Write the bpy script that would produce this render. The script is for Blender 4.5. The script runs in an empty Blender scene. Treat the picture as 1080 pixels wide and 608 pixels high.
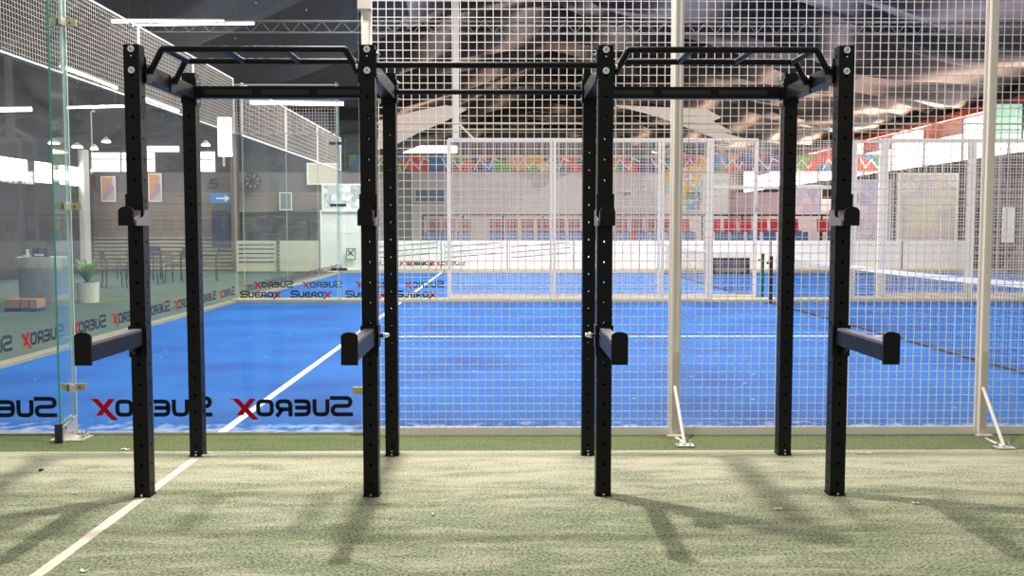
import bpy, math, random
from mathutils import Vector
random.seed(7)
SC = bpy.context.scene
COL = SC.collection
PI = math.pi
R = math.radians

# ------------------------------------------------------------------ camera
CAMZ = 1.345
PITCH = math.atan(.0635)
YAW = math.atan(.0095)
FPX = 1000.0
_f = Vector((math.sin(YAW)*math.cos(PITCH), math.cos(YAW)*math.cos(PITCH), -math.sin(PITCH)))
_r = Vector((math.cos(YAW), -math.sin(YAW), 0))
_u = _r.cross(_f)
CAM = Vector((0, 0, CAMZ))
def ray(px, py): return _f*FPX + _r*(px-540) - _u*(py-304)
def G(px, py, z=0.0):
    d = ray(px, py); t = (z-CAMZ)/d.z
    return CAM + d*t
def U(px, py, Y):
    d = ray(px, py); return CAM + d*(Y/d.y)
cd = bpy.data.cameras.new('camera'); cam = bpy.data.objects.new('camera', cd); COL.objects.link(cam)
cam.location = CAM; cam.rotation_euler = (PI/2-PITCH, 0, -YAW)
cd.sensor_width = 36; cd.lens = 36*FPX/1080; cd.clip_end = 300; cd.clip_start = .05
SC.camera = cam

# ------------------------------------------------------------------ materials
def new_mat(name):
    m = bpy.data.materials.new(name); m.use_nodes = True
    nt = m.node_tree; nt.nodes.clear()
    out = nt.nodes.new('ShaderNodeOutputMaterial')
    return m, nt, out
def N(nt, t, **kw):
    n = nt.nodes.new(t)
    for k, v in kw.items():
        if k.startswith('i_'):
            n.inputs[k[2:].replace('_', ' ')].default_value = v
        else: setattr(n, k, v)
    return n
def c4(c): return (c[0], c[1], c[2], 1)
def srgb(r, g, b):
    f = lambda v: (v/255/12.92) if v/255 <= .04045 else ((v/255+.055)/1.055)**2.4
    return (f(r), f(g), f(b))
def basic(name, col, rough=.5, metal=0.0, var=.12, scale=20, bump=0.0, bscale=200, spec=.5):
    m, nt, out = new_mat(name)
    b = N(nt, 'ShaderNodeBsdfPrincipled'); nt.links.new(b.outputs[0], out.inputs[0])
    b.inputs['Roughness'].default_value = rough; b.inputs['Metallic'].default_value = metal
    b.inputs['Specular IOR Level'].default_value = spec
    tc = N(nt, 'ShaderNodeTexCoord')
    no = N(nt, 'ShaderNodeTexNoise'); no.inputs['Scale'].default_value = scale; no.inputs['Detail'].default_value = 4
    nt.links.new(tc.outputs['Object'], no.inputs['Vector'])
    mx = N(nt, 'ShaderNodeMix', data_type='RGBA')
    mx.inputs[6].default_value = c4([c*(1-var) for c in col]); mx.inputs[7].default_value = c4([min(1, c*(1+var)) for c in col])
    nt.links.new(no.outputs['Fac'], mx.inputs[0]); nt.links.new(mx.outputs[2], b.inputs['Base Color'])
    if bump:
        n2 = N(nt, 'ShaderNodeTexNoise'); n2.inputs['Scale'].default_value = bscale
        nt.links.new(tc.outputs['Object'], n2.inputs['Vector'])
        bp = N(nt, 'ShaderNodeBump'); bp.inputs['Strength'].default_value = bump; bp.inputs['Distance'].default_value = .002
        nt.links.new(n2.outputs['Fac'], bp.inputs['Height']); nt.links.new(bp.outputs[0], b.inputs['Normal'])
    return m
def emit(name, col, s):
    m, nt, out = new_mat(name)
    e = N(nt, 'ShaderNodeEmission'); e.inputs[0].default_value = c4(col); e.inputs[1].default_value = s
    nt.links.new(e.outputs[0], out.inputs[0]); return m
def glass(name, tint=(.93, .97, .96), refl=.09, haze=.03, fres=.4):
    m, nt, out = new_mat(name)
    t = N(nt, 'ShaderNodeBsdfTransparent'); t.inputs[0].default_value = c4(tint)
    g = N(nt, 'ShaderNodeBsdfGlossy'); g.inputs['Roughness'].default_value = .02; g.inputs[0].default_value = (1, 1, 1, 1)
    d = N(nt, 'ShaderNodeBsdfDiffuse'); d.inputs[0].default_value = (.8, .82, .85, 1)
    lw = N(nt, 'ShaderNodeLayerWeight'); lw.inputs[0].default_value = .25
    ma = N(nt, 'ShaderNodeMath', operation='MULTIPLY_ADD'); ma.inputs[1].default_value = fres; ma.inputs[2].default_value = refl*.4
    nt.links.new(lw.outputs['Fresnel'], ma.inputs[0])
    m1 = N(nt, 'ShaderNodeMixShader'); m2 = N(nt, 'ShaderNodeMixShader')
    nt.links.new(ma.outputs[0], m1.inputs[0]); nt.links.new(t.outputs[0], m1.inputs[1]); nt.links.new(g.outputs[0], m1.inputs[2])
    # dust on the pane
    tc = N(nt, 'ShaderNodeTexCoord'); no = N(nt, 'ShaderNodeTexNoise'); no.inputs['Scale'].default_value = 2.5; no.inputs['Detail'].default_value = 6
    nt.links.new(tc.outputs['Object'], no.inputs['Vector'])
    vo = N(nt, 'ShaderNodeTexVoronoi'); vo.inputs['Scale'].default_value = 9
    nt.links.new(tc.outputs['Object'], vo.inputs['Vector'])
    lt = N(nt, 'ShaderNodeMath', operation='LESS_THAN'); lt.inputs[1].default_value = .045; nt.links.new(vo.outputs['Distance'], lt.inputs[0])
    sp = N(nt, 'ShaderNodeMath', operation='MULTIPLY'); sp.inputs[1].default_value = .35; nt.links.new(lt.outputs[0], sp.inputs[0])
    hm = N(nt, 'ShaderNodeMath', operation='MULTIPLY_ADD'); hm.inputs[1].default_value = haze*2
    nt.links.new(no.outputs['Fac'], hm.inputs[0]); nt.links.new(sp.outputs[0], hm.inputs[2])
    nt.links.new(hm.outputs[0], m2.inputs[0]); nt.links.new(m1.outputs[0], m2.inputs[1]); nt.links.new(d.outputs[0], m2.inputs[2])
    nt.links.new(m2.outputs[0], out.inputs[0]); return m

def turf_mat(name, dark, light, sand, sand_amt, streak=True):
    m, nt, out = new_mat(name)
    b = N(nt, 'ShaderNodeBsdfPrincipled'); nt.links.new(b.outputs[0], out.inputs[0])
    b.inputs['Roughness'].default_value = .85; b.inputs['Specular IOR Level'].default_value = .25
    tc = N(nt, 'ShaderNodeTexCoord')
    fine = N(nt, 'ShaderNodeTexNoise'); fine.inputs['Scale'].default_value = 70; fine.inputs['Detail'].default_value = 6; fine.inputs['Roughness'].default_value = .75
    nt.links.new(tc.outputs['Object'], fine.inputs['Vector'])
    r1 = N(nt, 'ShaderNodeValToRGB'); r1.color_ramp.elements[0].position = .42; r1.color_ramp.elements[1].position = .58
    r1.color_ramp.elements[0].color = c4(dark); r1.color_ramp.elements[1].color = c4(light)
    nt.links.new(fine.outputs['Fac'], r1.inputs[0])
    mp = N(nt, 'ShaderNodeMapping'); mp.inputs['Scale'].default_value = (1.8, 6.5, 1) if streak else (1, 1, 1)
    nt.links.new(tc.outputs['Object'], mp.inputs['Vector'])
    big = N(nt, 'ShaderNodeTexNoise'); big.inputs['Scale'].default_value = 1.3; big.inputs['Detail'].default_value = 7; big.inputs['Roughness'].default_value = .68; big.inputs['Distortion'].default_value = .4
    nt.links.new(mp.outputs[0], big.inputs['Vector'])
    sp = N(nt, 'ShaderNodeTexNoise'); sp.inputs['Scale'].default_value = 95; sp.inputs['Detail'].default_value = 8; sp.inputs['Roughness'].default_value = .8
    nt.links.new(tc.outputs['Object'], sp.inputs['Vector'])
    ad = N(nt, 'ShaderNodeMath', operation='MULTIPLY_ADD'); ad.inputs[1].default_value = 1.0
    hb = N(nt, 'ShaderNodeMath', operation='MULTIPLY'); hb.inputs[1].default_value = .45; nt.links.new(big.outputs['Fac'], hb.inputs[0])
    sx = N(nt, 'ShaderNodeSeparateXYZ'); nt.links.new(tc.outputs['Object'], sx.inputs[0])
    mr = N(nt, 'ShaderNodeMapRange'); mr.inputs['From Min'].default_value = 4.4; mr.inputs['From Max'].default_value = 5.5
    mr.inputs['To Min'].default_value = -.16; mr.inputs['To Max'].default_value = -.06; nt.links.new(sx.outputs['Y'], mr.inputs['Value'])
    ha = N(nt, 'ShaderNodeMath', operation='ADD'); nt.links.new(hb.outputs[0], ha.inputs[0]); nt.links.new(mr.outputs[0], ha.inputs[1])
    nt.links.new(sp.outputs['Fac'], ad.inputs[0]); nt.links.new(ha.outputs[0], ad.inputs[2])
    r2 = N(nt, 'ShaderNodeValToRGB'); r2.color_ramp.elements[0].position = .55; r2.color_ramp.elements[1].position = .67
    r2.color_ramp.elements[0].color = (0, 0, 0, 1); r2.color_ramp.elements[1].color = (sand_amt, sand_amt, sand_amt, 1)
    nt.links.new(ad.outputs[0], r2.inputs[0])
    mx = N(nt, 'ShaderNodeMix', data_type='RGBA'); mx.inputs[7].default_value = c4(sand)
    nt.links.new(r2.outputs[0], mx.inputs[0]); nt.links.new(r1.outputs[0], mx.inputs[6]); nt.links.new(mx.outputs[2], b.inputs['Base Color'])
    bp = N(nt, 'ShaderNodeBump'); bp.inputs['Strength'].default_value = .75; bp.inputs['Distance'].default_value = .008
    nt.links.new(fine.outputs['Fac'], bp.inputs['Height']); nt.links.new(bp.outputs[0], b.inputs['Normal'])
    return m
def court_mat(name):
    m, nt, out = new_mat(name)
    b = N(nt, 'ShaderNodeBsdfPrincipled'); nt.links.new(b.outputs[0], out.inputs[0])
    b.inputs['Roughness'].default_value = .8; b.inputs['Specular IOR Level'].default_value = .2
    tc = N(nt, 'ShaderNodeTexCoord')
    n1 = N(nt, 'ShaderNodeTexNoise'); n1.inputs['Scale'].default_value = 45; n1.inputs['Detail'].default_value = 8; n1.inputs['Roughness'].default_value = .8
    n2 = N(nt, 'ShaderNodeTexNoise'); n2.inputs['Scale'].default_value = .9; n2.inputs['Detail'].default_value = 6
    for n in (n1, n2): nt.links.new(tc.outputs['Object'], n.inputs['Vector'])
    ad = N(nt, 'ShaderNodeMath', operation='MULTIPLY_ADD'); ad.inputs[1].default_value = .8
    nt.links.new(n1.outputs['Fac'], ad.inputs[0]); nt.links.new(n2.outputs['Fac'], ad.inputs[2])
    r = N(nt, 'ShaderNodeValToRGB'); r.color_ramp.elements[0].position = .55; r.color_ramp.elements[1].position = 1.25
    r.color_ramp.elements[0].color = c4(srgb(2, 60, 138)); r.color_ramp.elements[1].color = c4(srgb(16, 98, 178))
    nt.links.new(ad.outputs[0], r.inputs[0])
    vo = N(nt, 'ShaderNodeTexVoronoi'); vo.inputs['Scale'].default_value = 3.2; nt.links.new(tc.outputs['Object'], vo.inputs['Vector'])
    lt = N(nt, 'ShaderNodeMath', operation='LESS_THAN'); lt.inputs[1].default_value = .05; nt.links.new(vo.outputs['Distance'], lt.inputs[0])
    # sand gathered along the near wall
    sx = N(nt, 'ShaderNodeSeparateXYZ'); nt.links.new(tc.outputs['Object'], sx.inputs[0])
    mr = N(nt, 'ShaderNodeMapRange'); mr.inputs['From Min'].default_value = 6.14; mr.inputs['From Max'].default_value = 6.75
    mr.inputs['To Min'].default_value = .5; mr.inputs['To Max'].default_value = 0.0
    nt.links.new(sx.outputs['Y'], mr.inputs['Value'])
    n3 = N(nt, 'ShaderNodeTexNoise'); n3.inputs['Scale'].default_value = 9; n3.inputs['Detail'].default_value = 6; nt.links.new(tc.outputs['Object'], n3.inputs['Vector'])
    mu = N(nt, 'ShaderNodeMath', operation='MULTIPLY_ADD'); mu.inputs[1].default_value = 1.0; nt.links.new(mr.outputs[0], mu.inputs[0]); nt.links.new(n3.outputs['Fac'], mu.inputs[2])
    rs = N(nt, 'ShaderNodeValToRGB'); rs.color_ramp.elements[0].position = .74; rs.color_ramp.elements[1].position = 1.05
    nt.links.new(mu.outputs[0], rs.inputs[0])
    mxa = N(nt, 'ShaderNodeMath', operation='MAXIMUM'); nt.links.new(rs.outputs[0], mxa.inputs[0]); nt.links.new(lt.outputs[0], mxa.inputs[1])
    mm = N(nt, 'ShaderNodeMath', operation='MULTIPLY'); mm.inputs[1].default_value = .6; nt.links.new(mxa.outputs[0], mm.inputs[0])
    mx = N(nt, 'ShaderNodeMix', data_type='RGBA'); mx.inputs[7].default_value = c4(srgb(200, 210, 225))
    nt.links.new(mm.outputs[0], mx.inputs[0]); nt.links.new(r.outputs[0], mx.inputs[6]); nt.links.new(mx.outputs[2], b.inputs['Base Color'])
    return m
def bands_mat(name, cols, axis='Y', scale=1.0, distort=2.0, rough=.9, spread=1.0):
    """bands of differently dyed material laid side by side"""
    m, nt, out = new_mat(name)
    b = N(nt, 'ShaderNodeBsdfPrincipled'); nt.links.new(b.outputs[0], out.inputs[0]); b.inputs['Roughness'].default_value = rough
    b.inputs['Specular IOR Level'].default_value = .2
    tc = N(nt, 'ShaderNodeTexCoord')
    w = N(nt, 'ShaderNodeTexWave', wave_type='BANDS', bands_direction=axis)
    w.inputs['Scale'].default_value = scale; w.inputs['Distortion'].default_value = distort; w.inputs['Detail'].default_value = 3; w.inputs['Detail Scale'].default_value = .6
    nt.links.new(tc.outputs['Object'], w.inputs['Vector'])
    r = N(nt, 'ShaderNodeValToRGB')
    r.color_ramp.elements[0].color = c4(cols[0]); r.color_ramp.elements[1].color = c4(cols[-1])
    for i, c in enumerate(cols[1:-1]):
        e = r.color_ramp.elements.new((i+1)/(len(cols)-1)); e.color = c4(c)
    nt.links.new(w.outputs['Fac'], r.inputs[0]); nt.links.new(r.outputs[0], b.inputs['Base Color'])
    return m
def patch_mat(name, cols, scale=2.0, rough=.8, vscale=(1, 1, 1), soft=False):
    m, nt, out = new_mat(name)
    b = N(nt, 'ShaderNodeBsdfPrincipled'); nt.links.new(b.outputs[0], out.inputs[0]); b.inputs['Roughness'].default_value = rough
    tc = N(nt, 'ShaderNodeTexCoord'); mp = N(nt, 'ShaderNodeMapping'); mp.inputs['Scale'].default_value = vscale
    nt.links.new(tc.outputs['Object'], mp.inputs[0])
    vo = N(nt, 'ShaderNodeTexVoronoi', feature='SMOOTH_F1' if soft else 'F1'); vo.inputs['Scale'].default_value = scale
    nt.links.new(mp.outputs[0], vo.inputs['Vector'])
    sp = N(nt, 'ShaderNodeSeparateColor'); nt.links.new(vo.outputs['Color'], sp.inputs[0])
    r = N(nt, 'ShaderNodeValToRGB'); r.color_ramp.interpolation = 'LINEAR' if soft else 'CONSTANT'
    r.color_ramp.elements[0].color = c4(cols[0]); r.color_ramp.elements[1].color = c4(cols[-1]); r.color_ramp.elements[1].position = 1-1/len(cols)
    for i, c in enumerate(cols[1:-1]):
        e = r.color_ramp.elements.new((i+1)/len(cols)); e.color = c4(c)
    nt.links.new(sp.outputs[0], r.inputs[0]); nt.links.new(r.outputs[0], b.inputs['Base Color'])
    return m

M = {}
M['black'] = basic('black_powder_coat', (.0045, .0045, .005), .38, 0, .2, 60, .25, 900, .2)
M['blackside'] = M['black']
M['hook_black'] = basic('matt_black_liner', (.003, .003, .0033), .55, 0, .1, 60, spec=.25)
M['grey_liner'] = basic('grey_plastic_liner', srgb(120, 112, 118), .5, 0, .05, 30)
M['zinc'] = basic('zinc_bolt', (.72, .74, .77), .22, 1, .1, 300)
M['zinc_dark'] = basic('bolt_recess', (.12, .12, .13), .4, .5, .1, 300)
M['steelpin'] = basic('polished_pin', (.8, .8, .78), .2, 1, .1, 200)
M['turf'] = turf_mat('worn_sanded_turf', srgb(60, 76, 44), srgb(158, 166, 128), srgb(222, 212, 186), .62)
M['turf_strip'] = turf_mat('green_turf_strip', srgb(48, 66, 28), srgb(110, 126, 72), srgb(190, 186, 150), .12)
M['turf_far'] = turf_mat('far_green_turf', srgb(56, 80, 66), srgb(90, 112, 90), srgb(140, 148, 126), .3, False)
M['court'] = court_mat('blue_court_turf')
M['line'] = basic('white_line_turf', srgb(235, 230, 222), .8, 0, .06, 90)
M['tape'] = basic('worn_white_line', srgb(228, 214, 196), .85, 0, .1, 40)
M['seam'] = basic('dark_seam', srgb(70, 84, 58), .9)
M['kerb'] = basic('beige_concrete_kerb', srgb(176, 164, 134), .85, 0, .25, 12)
M['fence'] = basic('cream_painted_steel', srgb(238, 229, 218), .45, 0, .05, 6)
M['fence_dirty'] = basic('cream_painted_steel_weathered', srgb(200, 190, 176), .55, 0, .2, 9)
M['wire'] = basic('cream_wire', srgb(240, 231, 220), .45, 0, .04, 10)
M['crownwire'] = basic('dull_cream_wire', srgb(196, 184, 172), .5, 0, .05, 10)
M['farwire'] = basic('white_wire', srgb(228, 216, 202), .5, 0, .04, 10)
M['farframe'] = basic('white_painted_frame', srgb(232, 222, 208), .45, 0, .04, 10)
M['glass'] = glass('toughened_glass', (.96,.98,.975), .04, .005, .3)
M['glass_far'] = glass('toughened_glass_far', (.965, .98, .972), .03, .008, .05)
M['glassfin'] = glass('fin_glass', (.88, .96, .94), .06, .015, .25)
M['glassedge'] = basic('green_glass_edge', srgb(70, 160, 130), .25, 0, .15, 8)
M['glassedge_pale'] = basic('pale_glass_edge', srgb(186, 204, 196), .3, 0, .1, 8)
M['galv'] = basic('brushed_stainless', srgb(205, 200, 190), .38, .6, .08, 40)
M['brass'] = basic('weathered_clamp', srgb(176, 168, 130), .5, .4, .2, 40)
M['txtblack'] = basic('black_vinyl', (.006, .007, .010), .6, spec=.15)
M['txtnavy'] = basic('navy_vinyl', srgb(18, 26, 52), .5)
M['txtred'] = basic('red_vinyl', srgb(172, 4, 22), .6, spec=.15)
M['txtreflect'] = basic('reflected_logo_grey', srgb(90, 96, 106), .6)
M['lamp'] = emit('lamp_diffuser', (1, .96, .88), 14)
M['lamp_soft'] = emit('lamp_diffuser_soft', (1, .95, .86), 6)
M['lamphouse'] = basic('lamp_housing', srgb(210, 210, 205), .5)
M['daylight'] = emit('daylight_window', (1, .985, .96), 4.5)
M['daylight_warm'] = emit('daylight_window_warm', (1, .93, .84), 3.0)
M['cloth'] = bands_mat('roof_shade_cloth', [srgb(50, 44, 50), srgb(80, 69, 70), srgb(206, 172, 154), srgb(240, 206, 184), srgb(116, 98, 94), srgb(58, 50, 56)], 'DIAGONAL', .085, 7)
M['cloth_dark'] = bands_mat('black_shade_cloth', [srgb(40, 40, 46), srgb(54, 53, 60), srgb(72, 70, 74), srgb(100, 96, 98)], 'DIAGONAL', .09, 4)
M['truss'] = basic('grey_truss_steel', srgb(74, 72, 72), .6)
M['red_beam'] = basic('red_oxide_beam', srgb(200, 74, 44), .6, 0, .2, 4)
M['wood_panel'] = patch_mat('peach_and_brown_wall_panels', [srgb(246, 214, 190), srgb(228, 180, 150), srgb(250, 228, 208)], .7)
M['wall_grey'] = bands_mat('grey_brown_block_wall', [srgb(128, 118, 112), srgb(142, 132, 124), srgb(136, 124, 116)], 'Z', 1.2, 1)
M['wall_slats'] = bands_mat('grey_wall_with_bench_slats', [srgb(50, 48, 46), srgb(158, 148, 134), srgb(170, 160, 144)], 'Z', 2.6, .6)
M['wall_dark'] = basic('dark_wall', srgb(66, 66, 76), .8, 0, .3, 1.2)
M['wall_mid'] = basic('mid_grey_wall', srgb(112, 108, 110), .8, 0, .15, 1.5)
M['wall_pale'] = patch_mat('pale_pink_wall', [srgb(226, 212, 218), srgb(212, 198, 208), srgb(236, 226, 228), srgb(200, 184, 196)], .55)
M['wall_end'] = bands_mat('brown_corrugated_end_wall', [srgb(74, 64, 64), srgb(112, 98, 96), srgb(90, 78, 78)], 'X', 1.4, .3)
M['wall_right'] = patch_mat('right_wall_patches', [srgb(88, 82, 92), srgb(120, 112, 116), srgb(70, 66, 78), srgb(148, 138, 138)], .5)
M['white'] = basic('white_paint', srgb(234, 232, 228), .6, 0, .05, 4)
M['white_board'] = basic('white_board', srgb(232, 230, 226), .6, 0, .05, 3)
M['grey'] = basic('mid_grey', srgb(128, 128, 130), .6)
M['dark'] = basic('dark_metal', srgb(30, 30, 34), .5, 0, .2)
M['darkblue'] = basic('dark_blue', srgb(28, 44, 96), .5)
M['blue'] = basic('blue_plastic', srgb(48, 82, 140), .5)
M['red'] = basic('red_plastic', srgb(168, 34, 48), .5)
M['darkred'] = basic('dark_red_plastic', srgb(110, 26, 40), .5)
M['cardboard'] = basic('cardboard', srgb(168, 136, 118), .8)
M['leaf'] = basic('leaf_green', srgb(84, 138, 62), .6, 0, .3, 12)
M['planter'] = basic('cream_planter', srgb(216, 214, 196), .6, 0, .1, 5)
M['soil'] = basic('soil', srgb(60, 46, 36), .9)
M['signblue'] = basic('sign_blue', srgb(58, 128, 196), .5)
M['green_post'] = basic('green_post', srgb(20, 78, 46), .5)
M['net'] = basic('net_cord', srgb(40, 44, 60), .8)
M['cable'] = basic('brown_cable', srgb(70, 56, 44), .7)
M['rainbow'] = patch_mat('painted_banner', [srgb(232, 84, 60), srgb(240, 168, 60), srgb(120, 180, 60), srgb(40, 120, 90), srgb(60, 130, 190), srgb(110, 60, 140), srgb(220, 60, 120), srgb(244, 214, 120)], .9, vscale=(1.7, 1, 2.2), soft=False)
M['mural'] = patch_mat('faded_mural', [srgb(214, 198, 186), srgb(200, 204, 170), srgb(206, 178, 186), srgb(176, 178, 170), srgb(218, 206, 196)], 2.6, soft=True)
M['mural2'] = patch_mat('faded_lilac_mural', [srgb(206, 186, 206), srgb(190, 190, 216), srgb(226, 200, 214), srgb(176, 166, 190)], 2.2)
M['poster'] = patch_mat('pastel_poster', [srgb(140, 160, 220), srgb(230, 200, 90), srgb(220, 150, 220), srgb(160, 220, 210), srgb(244, 236, 240)], 2.4)
M['poster_warm'] = patch_mat('warm_poster', [srgb(190, 178, 176), srgb(222, 160, 110), srgb(176, 150, 176), srgb(208, 198, 192)], 3)
M['plate'] = patch_mat('chequered_translucent_sheet', [srgb(190, 194, 196), srgb(222, 226, 228), srgb(160, 166, 170)], 7)
M['greenpanel'] = basic('green_translucent_panel', srgb(168, 214, 190), .4)
M['lilac'] = basic('lilac_board', srgb(196, 172, 188), .7)
M['bin'] = basic('navy_gate_panel', srgb(34, 44, 74), .6)
M['advert'] = patch_mat('dark_printed_board', [srgb(48, 52, 60), srgb(66, 70, 78), srgb(90, 88, 70), srgb(56, 58, 62)], 4, vscale=(1, 1, 4))
M['scrap'] = basic('white_scrap', srgb(228, 226, 220), .7)
M['lime'] = basic('lime', srgb(160, 200, 60), .6)
M['blueglass'] = basic('blue_grey_pane', srgb(84, 100, 140), .3)
M['fan'] = basic('cream_fan_disc', srgb(214, 190, 168), .6)  # plain cream backing behind the fan blades

# ------------------------------------------------------------------ mesh builder
class MB:
    def __init__(s): s.v = []; s.f = []; s.mi = []; s.cur = 0
    def face(s, idx): s.f.append(tuple(idx)); s.mi.append(s.cur)
    def box(s, x0, x1, y0, y1, z0, z1):
        n = len(s.v)
        s.v += [(x0,y0,z0),(x1,y0,z0),(x1,y1,z0),(x0,y1,z0),(x0,y0,z1),(x1,y0,z1),(x1,y1,z1),(x0,y1,z1)]
        for q in ((0,3,2,1),(4,5,6,7),(0,1,5,4),(1,2,6,5),(2,3,7,6),(3,0,4,7)): s.face([n+i for i in q])
        return s
    def cbox(s, cx, cy, cz, sx, sy, sz): return s.box(cx-sx/2, cx+sx/2, cy-sy/2, cy+sy/2, cz-sz/2, cz+sz/2)
    def tube(s, pts, r, seg=12, caps=True, up=None):
        pts = [Vector(p) for p in pts]; rings = []
        for i, p in enumerate(pts):
            if i == 0: d = (pts[1]-p).normalized()
            elif i == len(pts)-1: d = (p-pts[i-1]).normalized()
            else: d = ((pts[i+1]-p).normalized() + (p-pts[i-1]).normalized()).normalized()
            a = Vector((0,0,1)) if abs(d.z) < .9 else Vector((0,1,0))
            if up: a = Vector(up)
            e1 = d.cross(a).normalized(); e2 = e1.cross(d).normalized()
            k = 1.0
            if 0 < i < len(pts)-1:
                c = (pts[i+1]-p).normalized().dot((p-pts[i-1]).normalized()); k = 1/math.sqrt(max(.3, (1+c)/2))
            # widen only in the bend plane
            bend = None
            if k > 1.001:
                bend = ((pts[i+1]-p).normalized() - (p-pts[i-1]).normalized()).normalized()
            n = len(s.v); rr = r[i] if isinstance(r, (list, tuple)) else r
            for j in range(seg):
                t = 2*PI*j/seg; o = e1*math.cos(t)*rr + e2*math.sin(t)*rr
                if bend is not None: o = o + bend*(o.dot(bend))*(k-1)
                s.v.append(tuple(p+o))
            rings.append(n)
        for a, b in zip(rings, rings[1:]):
            for j in range(seg):
                k2 = (j+1) % seg; s.face((a+j, a+k2, b+k2, b+j))
        if caps:
            s.face([rings[0]+j for j in range(seg)][::-1]); s.face([rings[-1]+j for j in range(seg)])
        return s
    def cyl(s, p0, p1, r, seg=16): return s.tube([p0, p1], r, seg)
    def bar(s, p0, p1, w, h):
        """rectangular bar from p0 to p1: w sideways, h upward"""
        p0 = Vector(p0); p1 = Vector(p1); d = (p1-p0).normalized()
        a = Vector((0,0,1)) if abs(d.z) < .95 else Vector((0,1,0))
        e1 = d.cross(a).normalized(); e2 = e1.cross(d).normalized()
        n = len(s.v)
        for p in (p0, p1):
            for q in ((-1,-1),(1,-1),(1,1),(-1,1)): s.v.append(tuple(p + e1*q[0]*w/2 + e2*q[1]*h/2))
        for q in ((0,1,2,3),(7,6,5,4),(0,4,5,1),(1,5,6,2),(2,6,7,3),(3,7,4,0)): s.face([n+i for i in q][::-1])
        return s
    def prism(s, poly, axis, a0, a1):
        """extrude a 2-D polygon (list of pairs) along axis x/y/z"""
        def P(u, v, a): return {'x': (a,u,v), 'y': (u,a,v), 'z': (u,v,a)}[axis]
        n = len(s.v); k = len(poly)
        s.v += [P(u,v,a0) for u, v in poly] + [P(u,v,a1) for u, v in poly]
        s.face([n+i for i in range(k)]); s.face([n+k+i for i in range(k)][::-1])
        for i in range(k):
            j = (i+1) % k; s.face((n+i, n+k+i, n+k+j, n+j))
        return s
    def disc(s, c, r, h, axis='y', seg=20):
        c = Vector(c); d = {'x': Vector((h,0,0)), 'y': Vector((0,h,0)), 'z': Vector((0,0,h))}[axis]
        return s.cyl(c, c+d, r, seg)
    def stroke(s, pts, w, y0, y1, closed=False, round_r=.0, xf=None):
        """flat ribbon following pts in the x-z plane, y0..y1 thick"""
        P = [Vector((p[0], p[1])) for p in pts]
        if round_r:
            Q = []; n = len(P)
            for i, p in enumerate(P):
                if not closed and i in (0, n-1): Q.append(p); continue
                a = P[i-1]; b = P[(i+1) % n]
                ra = min(round_r, (a-p).length*.48); rb = min(round_r, (b-p).length*.48)
                s0 = p+(a-p).normalized()*ra; s1 = p+(b-p).normalized()*rb
                for k in range(5):
                    t = k/4; Q.append(s0*(1-t)**2 + p*2*t*(1-t) + s1*t*t)
            P = Q
        n = len(P); L = []; Rr = []
        for i in range(n):
            if closed: d0 = (P[i]-P[i-1]); d1 = (P[(i+1) % n]-P[i])
            else:
                d0 = P[i]-P[i-1] if i else P[1]-P[0]; d1 = P[i+1]-P[i] if i < n-1 else P[i]-P[i-1]
            d0 = d0.normalized(); d1 = d1.normalized(); d = (d0+d1).normalized()
            nn = Vector((-d.y, d.x)); k = 1/max(.5, nn.dot(Vector((-d0.y, d0.x))))
            L.append(P[i]+nn*w/2*k); Rr.append(P[i]-nn*w/2*k)
        base = len(s.v)
        for y in (y0, y1):
            for a, b in zip(L, Rr):
                for q in (a, b):
                    s.v.append(xf(q.x, y, q.y) if xf else (q.x, y, q.y))
        m = 2*n
        for i in range(n if closed else n-1):
            j = (i+1) % n; a, b, c, d = 2*i, 2*i+1, 2*j+1, 2*j
            s.face((base+a, base+b, base+c, base+d)); s.face((base+m+d, base+m+c, base+m+b, base+m+a))
            s.face((base+a, base+d, base+m+d, base+m+a)); s.face((base+c, base+b, base+m+b, base+m+c))
        if not closed:
            for i in (0, n-1): s.face((base+2*i, base+2*i+1, base+m+2*i+1, base+m+2*i))
        return s
    def build(s, name, mats, parent=None, smooth=False, off=None):
        me = bpy.data.meshes.new(name)
        v = s.v
        if off is not None: v = [(a-off[0], b-off[1], c-off[2]) for a, b, c in v]
        me.from_pydata(v, [], s.f)
        if not isinstance(mats, (list, tuple)): mats = [mats]
        for m in mats: me.materials.append(m)
        me.polygons.foreach_set('material_index', s.mi)
        if smooth:
            me.polygons.foreach_set('use_smooth', [True]*len(me.polygons))
            try: me.set_sharp_from_angle(angle=R(35))
            except Exception: pass
        me.update()
        o = bpy.data.objects.new(name, me); COL.objects.link(o)
        if parent: o.parent = parent
        return o

def thing(name, label, cat, loc=(0, 0, 0), rz=0, group=None):
    o = bpy.data.objects.new(name, None); COL.objects.link(o); o.empty_display_size = .1
    o.location = loc; o.rotation_euler = (0, 0, rz); o['label'] = label; o['category'] = cat
    if group: o['group'] = group
    return o
def tag(o, label, cat, group=None):
    o['label'] = label; o['category'] = cat
    if group: o['group'] = group
    return o
def struct(o, label=None):
    o['kind'] = 'structure'
    if label: o['label'] = label
    return o
def kids(o): return [c for c in COL.objects if c.parent == o]
def dup(o, parent=None):
    c = o.copy(); COL.objects.link(c); c.parent = parent
    for ch in [k for k in list(COL.objects) if k.parent == o]: dup(ch, c)
    return c
def place(o, loc, rz=0, label=None, group=None):
    o.location = loc; o.rotation_euler = (0, 0, rz)
    if label: o['label'] = label
    if group: o['group'] = group
    return o
def solo(name, mb, mat, label, cat, loc, rz=0, group=None, smooth=False):
    o = mb.build(name, mat, smooth=smooth); o.location = loc; o.rotation_euler = (0, 0, rz)
    return tag(o, label, cat, group)

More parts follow.
